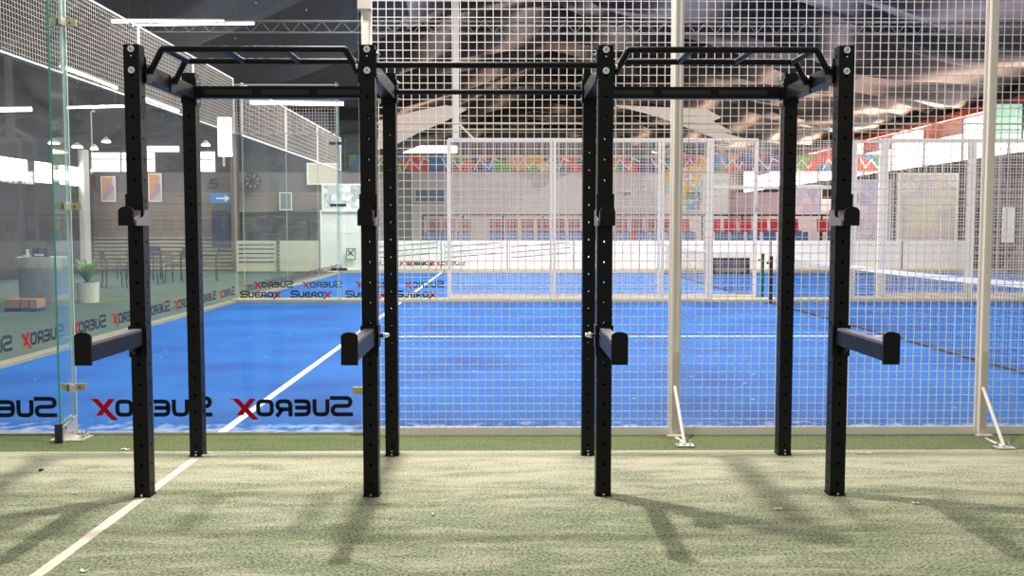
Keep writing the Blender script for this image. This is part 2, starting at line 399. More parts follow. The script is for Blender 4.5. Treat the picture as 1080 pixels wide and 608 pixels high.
# ------------------------------------------------------------------ key distances
YFEN = G(540, 458).y                    # court side fence and glass
YFAR = G(540, 319).y                    # far side of the court
YB2 = YFAR + .5; YF2 = 28.3             # second court
XL = -4.80; XR = 15.1
HALL_L, HALL_R, HALL_B = -13.0, 16.0, 64.0

# ------------------------------------------------------------------ grounds
b = MB(); b.box(-14, 17, -6, 65, -.3, -.02); struct(b.build('floor', M['turf_far']), 'green floor of the hall around the courts')
b = MB(); b.box(-14, 17, -6, G(540, 475.5).y, -.02, 0); struct(b.build('floor', M['turf']), 'worn pale green turf in front of the court')
b = MB(); b.box(-14, 17, G(540, 475.5).y+.008, YFEN+.01, -.02, -.001); struct(b.build('floor', M['turf_strip']), 'greener turf strip along the court fence')
b = MB(); b.box(-14, 17, G(540, 475.5).y, G(540, 475.5).y+.008, -.02, -.006); struct(b.build('trim_1', M['seam']), 'dark seam between the two turf strips')
b = MB(); b.box(XL, XR, YFEN+.01, YFAR-.03, -.02, .0); struct(b.build('floor', M['court']), 'blue floor of the near padel court')
b = MB(); b.box(XL, XR, YB2, YF2, -.02, .0); struct(b.build('floor', M['court']), 'blue floor of the second padel court')
b = MB(); b.box(XL-.05, XR, YFEN-.012, YFEN+.02, -.02, .012); struct(b.build('trim_2', M['kerb']), 'low kerb under the near glass')
b = MB(); b.box(XL-.1, XR, YFAR-.05, YB2, -.02, .05); struct(b.build('trim_3', M['kerb']), 'beige kerb between the two courts')
b = MB(); b.box(XL-.16, XL-.0, YFEN, YFAR, -.02, .03); struct(b.build('trim_4', M['kerb']), 'beige kerb along the left end of the court')
b = MB(); b.box(XL-.1, XR, YF2, YF2+.3, -.02, .08); struct(b.build('trim_5', M['kerb']), 'beige kerb at the far side of the second court')
b = MB(); b.box(XL-.16, XL-.0, YB2, YF2, -.02, .04); struct(b.build('trim_6', M['kerb']), 'beige kerb along the left end of the second court')
# painted lines
xs = G(240, 452).x
b = MB(); b.box(xs-.03, xs+.03, YFEN+.02, YFAR-.05, 0, .002); struct(b.build('trim_7', M['line']), 'white service line on the blue court')
b = MB(); b.box(xs-.03, xs+.03, YB2+.02, YF2, 0, .002); struct(b.build('trim_8', M['line']), 'white service line on the second court')
pa = G(206, 484); pb = G(44, 604)
d = (pb-pa).normalized(); pb2 = pa + d*4.5; nrm = Vector((-d.y, d.x, 0))*.026
b = MB(); n = 40; 
for i in range(n+1):
    p = pa + (pb2-pa)*i/n; j = random.uniform(-.003, .003)
    b.v += [tuple(p+nrm+Vector((j, 0, .0015))), tuple(p-nrm+Vector((random.uniform(-.003, .003), 0, .0015)))]
for i in range(n): b.face((2*i, 2*i+2, 2*i+3, 2*i+1))
struct(b.build('trim_9', M['tape']), 'worn white line on the pale turf under the left uprights')
# centre line of court (parallel to the long side)
p = G(770, 355)
b = MB(); b.box(xs, 4.8, p.y-.03, p.y+.03, 0, .002); struct(b.build('trim_10', M['line']), 'white centre line on the blue court')

# ------------------------------------------------------------------ glass & logos
def letters(mb, xo, zo, u, y0, y1, mirror, which='all'):
    """the word in rounded technical capitals; u = letter height"""
    def xf(x, y, z):
        X = xo + (-(x) if mirror else x)*u; return (X, y, zo + z*u)
    w = .2
    def st(pts, ox, closed=False, rr=.22):
        mb.stroke([(ox+a, c) for a, c in pts], w, y0, y1, closed, rr, xf)
    x = 0
    if which != 'x':
        st([(1.13, .92), (.12, .92), (.12, .52), (1.0, .52), (1.0, .1), (.0, .1)], 0)
    x = 1.16
    if which != 'x':
        st([(.1, .86), (.1, .1), (.74, .1), (.74, .86)], x)
    x += .92
    if which != 'x':
        st([(.82, .76), (.1, .76), (.1, .1), (.82, .1)], x); st([(.12, .44), (.78, .44)], x, rr=0)
    x += .92
    if which != 'x':
        st([(.1, .0), (.1, .76), (.74, .76), (.74, .36), (.2, .36)], x); st([(.5, .36), (.78, .0)], x, rr=0)
    x += .92
    if which != 'x':
        st([(.1, .1), (.1, .76), (.78, .76), (.78, .1)], x, True)
    x += .90
    if which != 'o':
        mb.cur = 1
        e = -.0006 if y0 < 0 else .0006
        for poly, dy in (([(.84, .9), (1.17, .9), (.17, -.17), (-.16, -.17)], 0), ([(-.02, .9), (.30, .9), (.96, .06), (.64, .06)], e)):
            n = len(mb.v)
            mb.v += [xf(x+a, y0+dy, c) for a, c in poly]+[xf(x+a, y1+dy, c) for a, c in poly]
            mb.face((n, n+1, n+2, n+3)); mb.face((n+7, n+6, n+5, n+4))
            for k in range(4): q = (k+1) % 4; mb.face((n+k, n+4+k, n+4+q, n+q))
        mb.disc(xf(x+1.22, (y0+y1)/2-.001, .86), .035*u, .002, 'y', 8)
        mb.cur = 0
    return x+1.1

def pane_mesh(w, z0, z1, t=.012, edge=True):
    mb = MB(); n0 = len(mb.f); mb.box(0, w, -t/2, t/2, z0, z1)
    # faces order: bottom, top, front, right, back, left
    mb.mi = [1, 1, 0, 1, 0, 1]
    return mb
def glass_panel(w, z0, z1, loc, rz, label, group, logos=(), mats=None, txt='txtblack', unit=.135, edge='glassedge_pale', gm='glass'):
    t = thing('glass_screen', label, 'glass panel', loc, rz, group)
    pane_mesh(w, z0, z1).build('glass_sheet', [M[gm], M[edge]], t)
    for (lx, lz, mirror, side) in logos:
        mb = MB(); y0, y1 = (-.0085, -.0065) if side < 0 else (.0065, .0085)
        letters(mb, lx, lz, unit, y0, y1, mirror)
        mb.build('printed_or_reflected_logo', [M[txt], M['txtred']], t)
    return t

# --- near glass, two panels + mesh; joint positions
XJ = U(80.5, 455, YFEN).x; XP = U(389, 300, YFEN).x
def px_x(px, py=430): return U(px, py, YFEN).x
zl = U(200, 439.5, YFEN).z
u0 = (U(200, 418.5, YFEN).z - zl)
# right end of the S for each logo (mirrored text starts at the right)
glass_panel(XJ-XL-.02, .012, 3.6, (XL+.01, YFEN-.012, 0), 0, 'clear glass panel at the left edge of the picture, left of the glass fin', None,
            [(px_x(60)-XL, zl, True, -1), (px_x(60)-XL-.91, zl, True, -1)], unit=u0)
glass_panel(XP-XJ-.06, .012, 3.6, (XJ+.008, YFEN, 0), 0, 'clear glass panel between the glass fin and the cream fence post', None,
            [(px_x(223)-XJ, zl, True, -1), (px_x(371)-XJ, zl, True, -1)], unit=u0)
# --- the glass fin with clamps and base bracket
FD = .30
yf0 = G(58, 464).y
FD = .21
fin = thing('glass_fin', 'upright glass fin with green edge, bolted down at the left joint', 'glass fin', (XJ, YFEN-.01, 0))
mb = MB(); mb.box(-.006, .006, -FD, -.0, .03, 3.6); mb.mi = [1, 1, 1, 0, 0, 0]
mb.mi = [1, 1, 2, 0, 1, 0]
mb.build('glass_sheet', [M['glassfin'], M['glassedge_pale'], M['glassedge']], fin)
mb = MB(); mb.box(-.085, .13, -FD+.02, -.03, 0, .008)
pl = [( -FD-.01, .0), (-.01, .0), (-.01, .135), (-FD-.01, .10)]
mb.prism(pl, 'x', .008, .02); mb.prism(pl, 'x', -.02, -.008)
mb.build('base_bracket', M['galv'], fin)
mb = MB(); mb.box(-.022, .022, -FD-.03, -FD-.012, 0, .12); mb.build('bracket_end_block', M['dark'], fin)
for (yy, zz) in ((-.19, .09), (-.12, .13), (-.12, .045)):
    MB().cyl((.02, yy, zz), (.036, yy, zz), .012, 8).build('bolt', M['zinc'], fin)
for (xx, yy) in ((-.055, -FD+.08), (.095, -.12), (.095, -.06)):
    MB().cyl((xx, yy, .008), (xx, yy, .05), .007, 8).cyl((xx, yy, .008), (xx, yy, .022), .014, 6).build('anchor_bolt', M['zinc'], fin)
for py in (25, 218, 408):
    z = U(72, py, YFEN).z
    mb = MB(); mb.box(-.075, .085, -.02, -.008, z-.02, z+.024); c = mb.build('clamp', M['brass'], fin)
    MB().box(.006, .022, -.085, -.018, z-.022, z+.026).build('clamp_tab', M['galv'], c)
    MB().box(-.024, -.007, -.05, -.018, z-.022, z+.02).build('clamp_block', M['dark'], c)
    for xx in (.045,):
        MB().disc((xx, -.02, z), .008, -.006, 'y', 10).build('clamp_screw', M['zinc_dark'], c)
# --- left end of the court: glass along Y with a mesh crown
logoY = []
nL = 5; LW = (YFAR-YFEN-.0)/nL
names = ['nearest', 'second nearest', 'middle', 'second farthest', 'farthest']
for i in range(nL):
    lg = []
    y0 = YFAR - (i+1)*LW
    # looking along -X face: local x runs along -Y when rz=-90
    for k in range(2):
        lg.append((LW*(.12+.5*k), .17, False, 1))
    # rz=+90: local x -> +Y, local y -> -X ; camera side (+X) is local -y
    t = glass_panel(LW-.01, .03, 3.0, (XL, YFAR-(nL-i)*LW, 0), R(90), 'glass panel of the left end wall, %s of five' % names[i], 'left end glass', [], gm='glass_far')
    for k in range(2):
        mb = MB(); letters(mb, LW*(.0+.5*k)+.93, .15, .155, -.0085, -.0065, True)
        mb.build('printed_or_reflected_logo', [M['txtnavy'], M['txtred']], t)
# mesh panel builder
def mesh_panel_parts(root, w, z0, z1, pitch, rw, fr, mframe, mwire, frame_w=.04, double=None, zp=None, fb=None):
    mb = MB(); f = frame_w; fb = fb or f
    if fr:
        mb.box(0, w, -f/2, f/2, z0, z0+fb); mb.box(0, w, -f/2, f/2, z1-f, z1)
        mb.box(0, f, -f/2, f/2, z0+fb, z1-f); mb.box(w-f, w, -f/2, f/2, z0+fb, z1-f)
        mb.build('panel_frame', mframe, root)
    mb = MB(); n = int(round(w/pitch)); zp = zp or pitch; m = int(round((z1-z0)/zp))
    for i in range(1, n):
        x = w*i/n; mb.box(x-rw, x+rw, -rw*1.6, 0, z0+.01, z1-.01)
    for j in range(1, m):
        z = z0+(z1-z0)*j/m; mb.box(.01, w-.01, 0, rw*1.6, z-rw, z+rw)
    if double:
        for z in double: mb.box(.01, w-.01, -rw*2, rw*2, z-rw*1.5, z+rw*1.5)
    mb.build('wire_grid', mwire, root)
for i in range(nL):
    t = thing('mesh_fence', 'white mesh crown panel on the left end glass, %s of five' % names[i], 'mesh panel', (XL, YFAR-(nL-i)*LW, 0), R(90), 'mesh crown of the left end')
    mesh_panel_parts(t, LW-.01, 3.02, 4.0, .055, .0026, True, M['fence'], M['crownwire'], .02)
# --- far side of the near court
YW = YFAR
w0 = 1.98
FX = [XL, U(358, 200, YW).x, U(471, 200, YW).x]
uf = .125
glass_panel(FX[1]-FX[0]-.05, .05, 3.0, (FX[0]+.02, YW, 0), 0, 'far side glass panel in the left corner of the court', 'far side glass',
            [(U(252, 300, YW).x-FX[0], .085, False, -1), (U(305, 300, YW).x-FX[0], .085, False, -1)], unit=uf, gm='glass_far')
glass_panel(FX[2]-FX[1]-.05, .05, 3.0, (FX[1]+.02, YW, 0), 0, 'far side glass panel just left of the white far mesh', 'far side glass',
            [(U(363, 300, YW).x-FX[1], .085, False, -1), (U(416, 300, YW).x-FX[1], .085, False, -1)], unit=uf, gm='glass_far')
t = thing('mesh_fence', 'mesh crown panel above the far corner glass', 'mesh panel', (FX[0], YW, 0))
mesh_panel_parts(t, FX[1]-FX[0]-.02, 3.02, 3.9, .056, .0034, True, M['crownwire'], M['crownwire'], .022)
ff = thing('glass_fin', 'far glass fin at the joint of the two far side glass panels', 'glass fin', (FX[1], YW-.02, 0))
mb = MB(); mb.box(-.006, .006, -.25, 0, .05, 3.9); mb.mi = [1, 1, 2, 0, 1, 0]
mb.build('glass_sheet', [M['glassfin'], M['glassedge_pale'], M['glassedge_pale']], ff)
for z in (.6, 1.75, 2.85): MB().box(-.16, .13, -.05, -.02, z-.025, z+.025).build('clamp', M['dark'], ff)
# second court left/near/far glass
YW2 = YB2
for i, (a, c, lb) in enumerate(((FX[0], FX[1], 'glass panel of the second court, behind the far corner glass'), (FX[1], FX[2], 'glass panel of the second court, left of its mesh'))):
    glass_panel(c-a-.05, .05, 3.0, (a+.02, YW2, 0), 0, lb, 'second court near glass',
                [((c-a)*.5-.04, .235, True, -1), ((c-a)*.5+.86, .235, True, -1)], unit=uf, gm='glass_far', txt='txtnavy')
LW2 = (YF2-YB2)/3
for i in range(3):
    t = glass_panel(LW2-.01, .04, 3.0, (XL, YB2+i*LW2, 0), R(90), 'left end glass of the second court, %s of three' % ['nearest', 'middle', 'farthest'][i], 'second court left glass', gm='glass_far')
    for k in range(4):
        mb = MB(); letters(mb, LW2*(.24+.25*k), .15, .15, -.0085, -.0065, True); mb.build('printed_or_reflected_logo', [M['txtnavy'], M['txtred']], t)
    t = thing('mesh_fence', 'white mesh crown on the second court left glass, %s of three' % ['nearest', 'middle', 'farthest'][i], 'mesh panel', (XL, YB2+i*LW2, 0), R(90), 'second court crown')
    mesh_panel_parts(t, LW2-.01, 3.03, 4.0, .1, .004, True, M['fence'], M['crownwire'], .03)
t = glass_panel(3.7, .08, 2.0, (XL+.02, YF2+.02, 0), 0, 'farthest side glass of the second court, in front of the white wall', None, gm='glass_far')
for k in range(4):
    mb = MB(); letters(mb, .95+.9*k, .22, .15, -.0085, -.0065, k > 1); mb.build('printed_or_reflected_logo', [M['txtreflect'] if k < 2 else M['txtblack'], M['txtred']], t)  # grey lettering paints logo reflections onto this pane

# ------------------------------------------------------------------ near mesh fence
PX = [XP, U(711, 300, YFEN).x, U(1035.5, 300, YFEN).x]
PX.append(PX[2]+(PX[2]-PX[1]))
ZJ = U(540, 137, YFEN).z; ZJ2 = U(540, 130.5, YFEN).z
labs = ['cream wire mesh panel right of the glass, behind the rack centre', 'cream wire mesh panel between the two braced fence posts', 'cream wire mesh panel at the right edge of the picture']
zg = U(540, 461.5, YFEN).z
for i in range(3):
    w = PX[i+1]-PX[i]-.052
    t = thing('mesh_fence', labs[i], 'mesh panel', (PX[i]+.026, YFEN-.03, 0))
    mesh_panel_parts(t, w, .0, 3.6, .0527, .0023, True, M['fence'], M['wire'], .014, [ZJ, ZJ2], .0515, .052)
pl = ['cream fence post where glass meets mesh, behind the rack', 'cream fence post with brace, right of the rack centre', 'cream fence post with brace near the right edge']
for i in range(3):
    x = PX[i]
    t = thing('fence_post', pl[i], 'fence post', (x, YFEN-.03, 0))
    mb = MB(); mb.box(-.022, .022, -.03, .033, 0, 3.6); mb.box(-.023, -.012, -.036, -.0, 0, 3.6); mb.build('post', M['fence'], t)
    if i:
        mb = MB(); zt = U(711, 370, YFEN).z; mb.box(-.016, .027, -.038, -.031, 0.03, zt); mb.build('post_sleeve', M['fence_dirty'], t)
        mb = MB(); mb.box(-.05, .05, -.09, -.036, 0, .01); mb.build('base_plate', M['fence_dirty'], t)
        # brace toward the viewer
        if i == 1: a = U(712, 409, YFEN-.07); f = G(722, 471); g0 = U(711, 460, YFEN-.05)
        else: a = U(1037, 410, YFEN-.07); f = G(1059, 473.5); g0 = U(1034, 461, YFEN-.05)
        o = Vector((x, YFEN-.03, 0))
        mb = MB(); mb.tube([a-o+Vector((0, .03, 0)), a-o, f-o+Vector((0, 0, .012))], .011, 8)
        mb.tube([f-o+Vector((0, 0, .012)), (g0-o)*1.0+Vector((0, 0, 0))], .009, 8)
        mb.build('brace', M['fence'], t, True)
        fo = f-o
        mb = MB(); mb.cbox(fo.x, fo.y, .006, .11, .07, .008); mb.build('foot_plate', M['galv'], t)
        for dx in (-.035, .035): MB().cyl((fo.x+dx, fo.y+.01, .009), (fo.x+dx, fo.y+.01, .04), .007, 6).build('anchor_bolt', M['zinc'], t)
    else:
        mb = MB(); zt = U(388, 12, YFEN).z; mb.box(-.045, .038, -.045, .034, zt, 3.6); mb.build('post_sleeve', M['fence_dirty'], t)
        zc = U(378, 410, YFEN).z; MB().box(-.1, -.03, -.045, -.02, zc-.025, zc+.02).build('clamp', M['brass'], t)

# ------------------------------------------------------------------ far mesh fence of the near court (3 m) and gate
def far_mesh(x0, x1, Y, z1, label, pitch=.054, rw=.0026, fw=.048, posts=()):
    t = thing('mesh_fence', label, 'mesh panel', (x0, Y, 0))
    mesh_panel_parts(t, x1-x0, .05, z1, pitch, rw, True, M['farframe'], M['farwire'], fw)
    return t
xa = [471, 583, 697, 748]
xw = [U(v, 240, YW).x for v in xa]
ztop = U(600, 147.5, YW).z
far_lab = ['white far mesh panel with the lamp mast on top', 'white far mesh panel in the middle, behind the rack centre', 'narrow white far mesh panel beside the court gate']
for i in range(3):
    t = far_mesh(xw[i]+.01, xw[i+1]-.01, YW, ztop, far_lab[i], fw=.045)
    if i == 0:
        o = xw[0]+.01
        mx = U(481, 100, YW).x - o; z2 = 5.4
        MB().box(mx-.05, mx+.05, -.05, .05, ztop, z2).build('lamp_mast', M['farframe'], t)
        MB().bar((mx+.05, 0, ztop+.28), (mx+.33, 0, ztop), .03, .03).build('mast_brace', M['farframe'], t)
xg = [U(v, 240, YW).x for v in (748, 899, 932, 1023, 1086, 1150)]
ztg = U(800, 198, YW).z
g = thing('court_gate', 'white open gate frame of the far side, by the net posts', 'gate', (xg[0], YW, 0))
wgt = xg[1]-xg[0]; MB().box(0, .07, -.03, .03, 0, ztop).build('gate_post', M['farframe'], g); MB().box(wgt-.07, wgt, -.03, .03, 0, ztop).build('gate_post', M['farframe'], g)
MB().box(.07, wgt-.07, -.02, .02, ztg-.03, ztg+.03).build('lintel', M['farframe'], g)
mb = MB(); n = int((wgt-.14)/.053)
for i in range(1, n): x = .07+(wgt-.14)*i/n; mb.box(x-.003, x+.003, -.006, 0, ztg, ztop)
for j in range(1, 20): z = ztg+(ztop-ztg)*j/20; mb.box(.07, wgt-.07, 0, .006, z-.003, z+.003)
mb.build('wire_grid', M['farwire'], g)
for i in range(1, 5):
    far_mesh(xg[i]+.01, xg[i+1]-.01, YW, ztop, ['narrow white far mesh panel right of the gate', 'wide white far mesh panel left of the right fence post',
             'white far mesh panel behind the right fence post', 'white far mesh panel at the right picture edge'][i-1])
# second court side fences
xx = [FX[2], 1.6, 4.75]
for i in range(2):
    t = thing('mesh_fence', ['second court mesh panel behind the left far mesh', 'second court mesh panel behind the middle far mesh'][i], 'mesh panel', (xx[i], YB2+.05, 0))
    mesh_panel_parts(t, xx[i+1]-xx[i]-.02, .05, 3.0, .106, .0022, True, M['farframe'], M['farwire'], .05)
t = thing('mesh_fence', 'second court mesh panel at the right behind the net', 'mesh panel', (7.0, YB2+.05, 0))
mesh_panel_parts(t, 5.0, .05, 3.0, .106, .0026, True, M['farframe'], M['farwire'], .06)

# ------------------------------------------------------------------ net
xn = 4.78
def net(y0, y1, label, loc_label):
    t = thing('court_net', label, 'net', (xn, y0, 0))
    L = y1-y0; mb = MB()
    n = int(L/.05)
    for i in range(n+1): y = L*i/n; mb.box(-.0015, .0015, y-.0012, y+.0012, .03, .84-.06*math.sin(PI*i/n))
    for j in range(1, 16):
        for k in range(10):
            ya, yb = L*k/10, L*(k+1)/10; s0, s1 = [j/16*(.84-.06*math.sin(PI*q/10)) for q in (k, k+1)]
            mb.bar((0, ya, s0), (0, yb, s1), .0022, .0022)
    mb.build('netting', M['net'], t)
    mb = MB()
    for k in range(20):
        ya, yb = L*k/20, L*(k+1)/20; mb.bar((0, ya, .86-.06*math.sin(PI*k/20)), (0, yb, .86-.06*math.sin(PI*(k+1)/20)), .012, .055)
    mb.build('top_band', M['white'], t)
    mb = MB(); mb.tube([(0, L*k/12, .012+.01*abs(math.sin(k*1.7))) for k in range(13)], .012, 6); mb.build('bottom_cord', M['cable'], t)
    return t
net(YFEN+.2, YFAR-.55, 'white banded court net stretching away at the right', '')
net(YB2+.6, YF2-.4, 'net of the second court, partly behind the gate', '')
for (px, py, m, lb, h) in ((812.5, 320, 'dark', 'black net post at the far side of the blue court', .84), (803.5, 316, 'green_post', 'green net post standing just left of the black one', .86)):
    p = G(px, py)
    mb = MB(); mb.cyl((0, 0, 0), (0, 0, h), .035, 12); t = thing('net_post', lb, 'net post', (p.x, p.y, 0)); mb.build('post', M[m], t, True)
    MB().cbox(0, 0, .005, .18, .18, .01).build('base_plate', M[m], t)
    MB().cyl((-.03, -.04, h-.12), (-.09, -.04, h-.12), .02, 8).build('winder', M[m], t, True)

# ------------------------------------------------------------------ THE RACK
YF = G(391, 524.5).y + .0375          # post centre, front row
YR = G(413, 481.5).y + .0375          # back row
H = U(388, 47, YF-.0375).z
PW = .075; PITCHH = .1013
fx = [U(a, 524, YF-.0375).x for a in (150, 391.4, 636.4, 883)]
bx = [U(a, 481, YR-.0375).x for a in (207, 413.3, 620.3, 827.5)]
cxs = [(a+c)/2 for a, c in zip(fx, bx)]
RX = [(a+c)/2 for a, c in zip(fx, bx)]
rack = thing('power_rack', 'black double power rack with monkey bars standing on the pale turf', 'gym rack', (sum(fx)/4, (YF+YR)/2, 0))
RO = Vector(rack.location)
def upright_mesh():
    mb = MB(); hw = PW/2; r = .0075; seg = 10; zb = .0
    holes = []; z = H-.046
    while z > .05: holes.append(z); z -= PITCHH
    holes = holes[::-1]
    cuts = [0.0]+[(holes[i]+holes[i+1])/2 for i in range(len(holes)-1)]+[H]
    for face in range(4):
        def P(u, z, dpt=0.0):
            q = hw-dpt
            return [(u, -q, z), (q, u, z), (-u, q, z), (-q, -u, z)][face]
        for h, z0, z1 in zip(holes, cuts, cuts[1:]):
            n = len(mb.v); ring = []; outer = []
            for k in range(16):
                t = 2*PI*k/16; c, s_ = math.cos(t), math.sin(t)
                ring.append(P(r*c, h+r*s_))
                sx = hw/abs(c) if abs(c) > 1e-6 else 1e9
                lim = (z1-h) if s_ > 0 else (h-z0)
                sz = lim/abs(s_) if abs(s_) > 1e-6 else 1e9
                q = min(sx, sz); outer.append(P(q*c, h+q*s_))
            inner = [P(r*math.cos(2*PI*k/16), h+r*math.sin(2*PI*k/16), .004) for k in range(16)]
            mb.v += ring+outer+inner
            for k in range(16):
                j = (k+1) % 16
                mb.face((n+16+k, n+16+j, n+j, n+k)); mb.face((n+k, n+j, n+32+j, n+32+k))
            # corners of the cell
            for (u, zz, k0) in ((hw, z1, None), (-hw, z1, None), (-hw, z0, None), (hw, z0, None)):
                # find the two neighbouring outer points
                c0 = len(mb.v); mb.v.append(P(u, zz))
                ang = math.atan2(zz-h, u) % (2*PI); k = int(ang/(2*PI)*16) % 16; j = (k+1) % 16
                mb.face((n+16+k, c0, n+16+j))
    mb.box(-hw+.002, hw-.002, -hw+.002, hw-.002, H-.004, H)      # cap
    # foot plate, slightly proud
    mb.box(-hw-.004, hw+.004, -hw-.004, hw+.004, 0, .007)
    mb.box(-.018, .018, -hw-.010, -hw, 0, .006)
    return mb
um = None; uprights = []
for row, (xs_, Y) in enumerate(((RX, YF), (RX, YR))):
    for i in range(4):
        x = (fx if row == 0 else bx)[i]
        if um is None: o = upright_mesh().build('upright', M['black'], rack); um = o
        else:
            o = um.copy(); COL.objects.link(o); o.parent = rack
        o.location = Vector((x, Y, 0))-RO
        uprights.append(o)
        if row == 0:
            zs = [H-.022, H-.124]
        else: zs = [H-.110]
        for z in zs:
            rr = .0165 if row == 0 else .009
            mb = MB(); mb.disc((0, -PW/2, z), rr, -.003, 'y', 20); mb.disc((0, -PW/2-.003, z), rr*.62, -.006, 'y', 12)
            mb.cur = 1; mb.disc((0, -PW/2-.009, z), rr*.30, -.0012, 'y', 8)
            mb.build('bolt', [M['zinc'], M['zinc_dark']], o)
        MB().disc((0, -PW/2, H-.055 if row == 0 else .03), .004, -.004, 'y', 8).build('small_screw', M['zinc'], o)
        MB().disc((0, -PW/2-.006, .012), .006, -.004, 'y', 8).build('foot_screw', M['zinc'], o)
W = lambda x, y, z: Vector((x, y, z))-RO
zb0, zb1 = H-.148, H-.075      # side crossmembers
zc0, zc1 = H-.148, H-.075
def holed_side_beam(i):
    """crossmember from front upright to rear upright"""
    xa_, xb_ = fx[i], bx[i]
    a = W(xa_, YF+PW/2+.004, (zb0+zb1)/2); c = W(xb_, YR-PW/2-.004, (zb0+zb1)/2)
    mb = MB(); mb.bar(a, c, .07, zb1-zb0); o = mb.build('side_crossmember', M['black'], rack)
    # end flanges
    for p, s in ((a, 1), (c, -1)):
        q = MB().cbox(p.x, p.y, p.z+.0, .085, .008, .125).build('end_flange', M['black'], o)
    L = (c-a).length; side = 1 if i in (0, 2) else -1
    for s in (1, -1):
        for k in range(5):
            p = a + (c-a)*((k+.8)/6.2)
            MB().disc((p.x+s*.0351, p.y, p.z), .0065, s*.0006, 'x', 8).build('hole_rim', M['hook_black'], o)
    return o
sb = [holed_side_beam(i) for i in range(4)]
# flange bolts beside the uprights (ends of the cross bars)
def bolt_x(parent, p, s, r=.011):
    mb = MB(); mb.disc(p, r, s*.006, 'x', 10); mb.disc((p[0]+s*.006, p[1], p[2]), r*.6, s*.010, 'x', 6)
    mb.build('bolt', M['zinc'], parent)
# rear crossmembers left and right bay
for (i, j) in ((0, 1), (2, 3)):
    x0, x1 = bx[i]+PW/2, bx[j]-PW/2
    a = W(x0, YR, 0); c = W(x1, YR, 0)
    zt, zbm = U(300, 91, YR-.03).z, U(300, 103.2, YR-.03).z
    mb = MB(); mb.box(a.x+.008, c.x-.008, a.y-.03, a.y+.03, zbm, zt)
    o = mb.build('rear_crossmember', M['black'], rack)
    # recessed slots on the front face: raised frame strips around shallow slots
    L = c.x-a.x; ns = 3; mb = MB()
    for k in range(ns):
        s0 = a.x+.05+(L-.1)*k/ns; s1 = a.x+.05+(L-.1)*(k+1)/ns-.05
        mb.stroke([(s0, (zt+zbm)/2), (s1, (zt+zbm)/2)], .026, a.y-.0312, a.y-.030)
    mb.build('slot', basic('slot_grey_%d' % i, (.014, .014, .0155), .6), o)
    for (px, s) in ((a.x+.004, 1), (c.x-.004, -1)):
        MB().cbox(px, a.y, (zt+zbm)/2, .008, .085, .155).build('end_flange', M['black'], o)
        for z in ((zt+zbm)/2+.055, (zt+zbm)/2-.055): bolt_x(o, (px+s*.004, a.y-.03, z), s)
# centre pull-up bars
for (xsA, Y, py) in ((fx, YF, 68.6), (bx, YR, 97.0)):
    a = W(xsA[1]+PW/2, Y, 0); c = W(xsA[2]-PW/2, Y, 0)
    z = U(500, py, Y).z
    mb = MB(); mb.cyl((a.x+.006, a.y, z), (c.x-.006, c.y, z), .0158, 20); o = mb.build('pull_up_bar', M['black'], rack, True)
    for (px, s) in ((a.x+.004, 1), (c.x-.004, -1)):
        MB().cbox(px, a.y, z+.004, .008, .075, .13).build('end_flange', M['black'], o)
        for zz in (z+.048, z-.045): bolt_x(o, (px+s*.004, a.y-.02, zz), s)
# monkey bar frames in the outer bays
def monkey(i, j, name_side):
    r = .0155
    Ya = YF+.055; Yb = Ya
    # depth of the second tube from its width on the picture
    za = U(270, 51.8, Ya).z
    Yb = YF + .40
    zb = za
    xl, xr = fx[i]+.055, fx[j]-.055
    dl = .062
    fr = None
    zleg = H-.125
    root = None
    for n_, Y in enumerate((Ya, Yb)):
        a = W(xl, Y, zleg); p1 = W(xl+dl, Y, za); p2 = W(xr-dl, Y, za); c = W(xr, Y, zleg)
        if n_ == 1:
            pass
        mb = MB(); mb.tube([a, a+(p1-a)*.92, p1+(p2-p1)*.006, p2+(p1-p2)*.006, c+(p2-c)*.92, c], r, 18)
        o = mb.build('monkey_bar_rail', M['black'], rack, True)
        for (p, s) in ((a, -1), (c, 1)):
            MB().bar(p+Vector((s*.008, -.0, -.05)), p+Vector((s*.008, 0, .04)), .010, .075).build('mounting_plate', M['black'], o)
            for dy in (-.03, .03):
                MB().disc((p.x+s*.002, p.y+dy, p.z+.03), .010, -s*.010, 'x', 8).build('bolt', M['zinc'], o)
    n = 5
    x0, x1 = xl+dl+.015, xr-dl-.015
    for k in range(4):
        x = x0 + (x1-x0)*k/3
        MB().cyl(W(x, Ya, za), W(x, Yb, za), r, 16).build('rung', M['black'], rack, True)
monkey(0, 1, 'left'); monkey(2, 3, 'right')

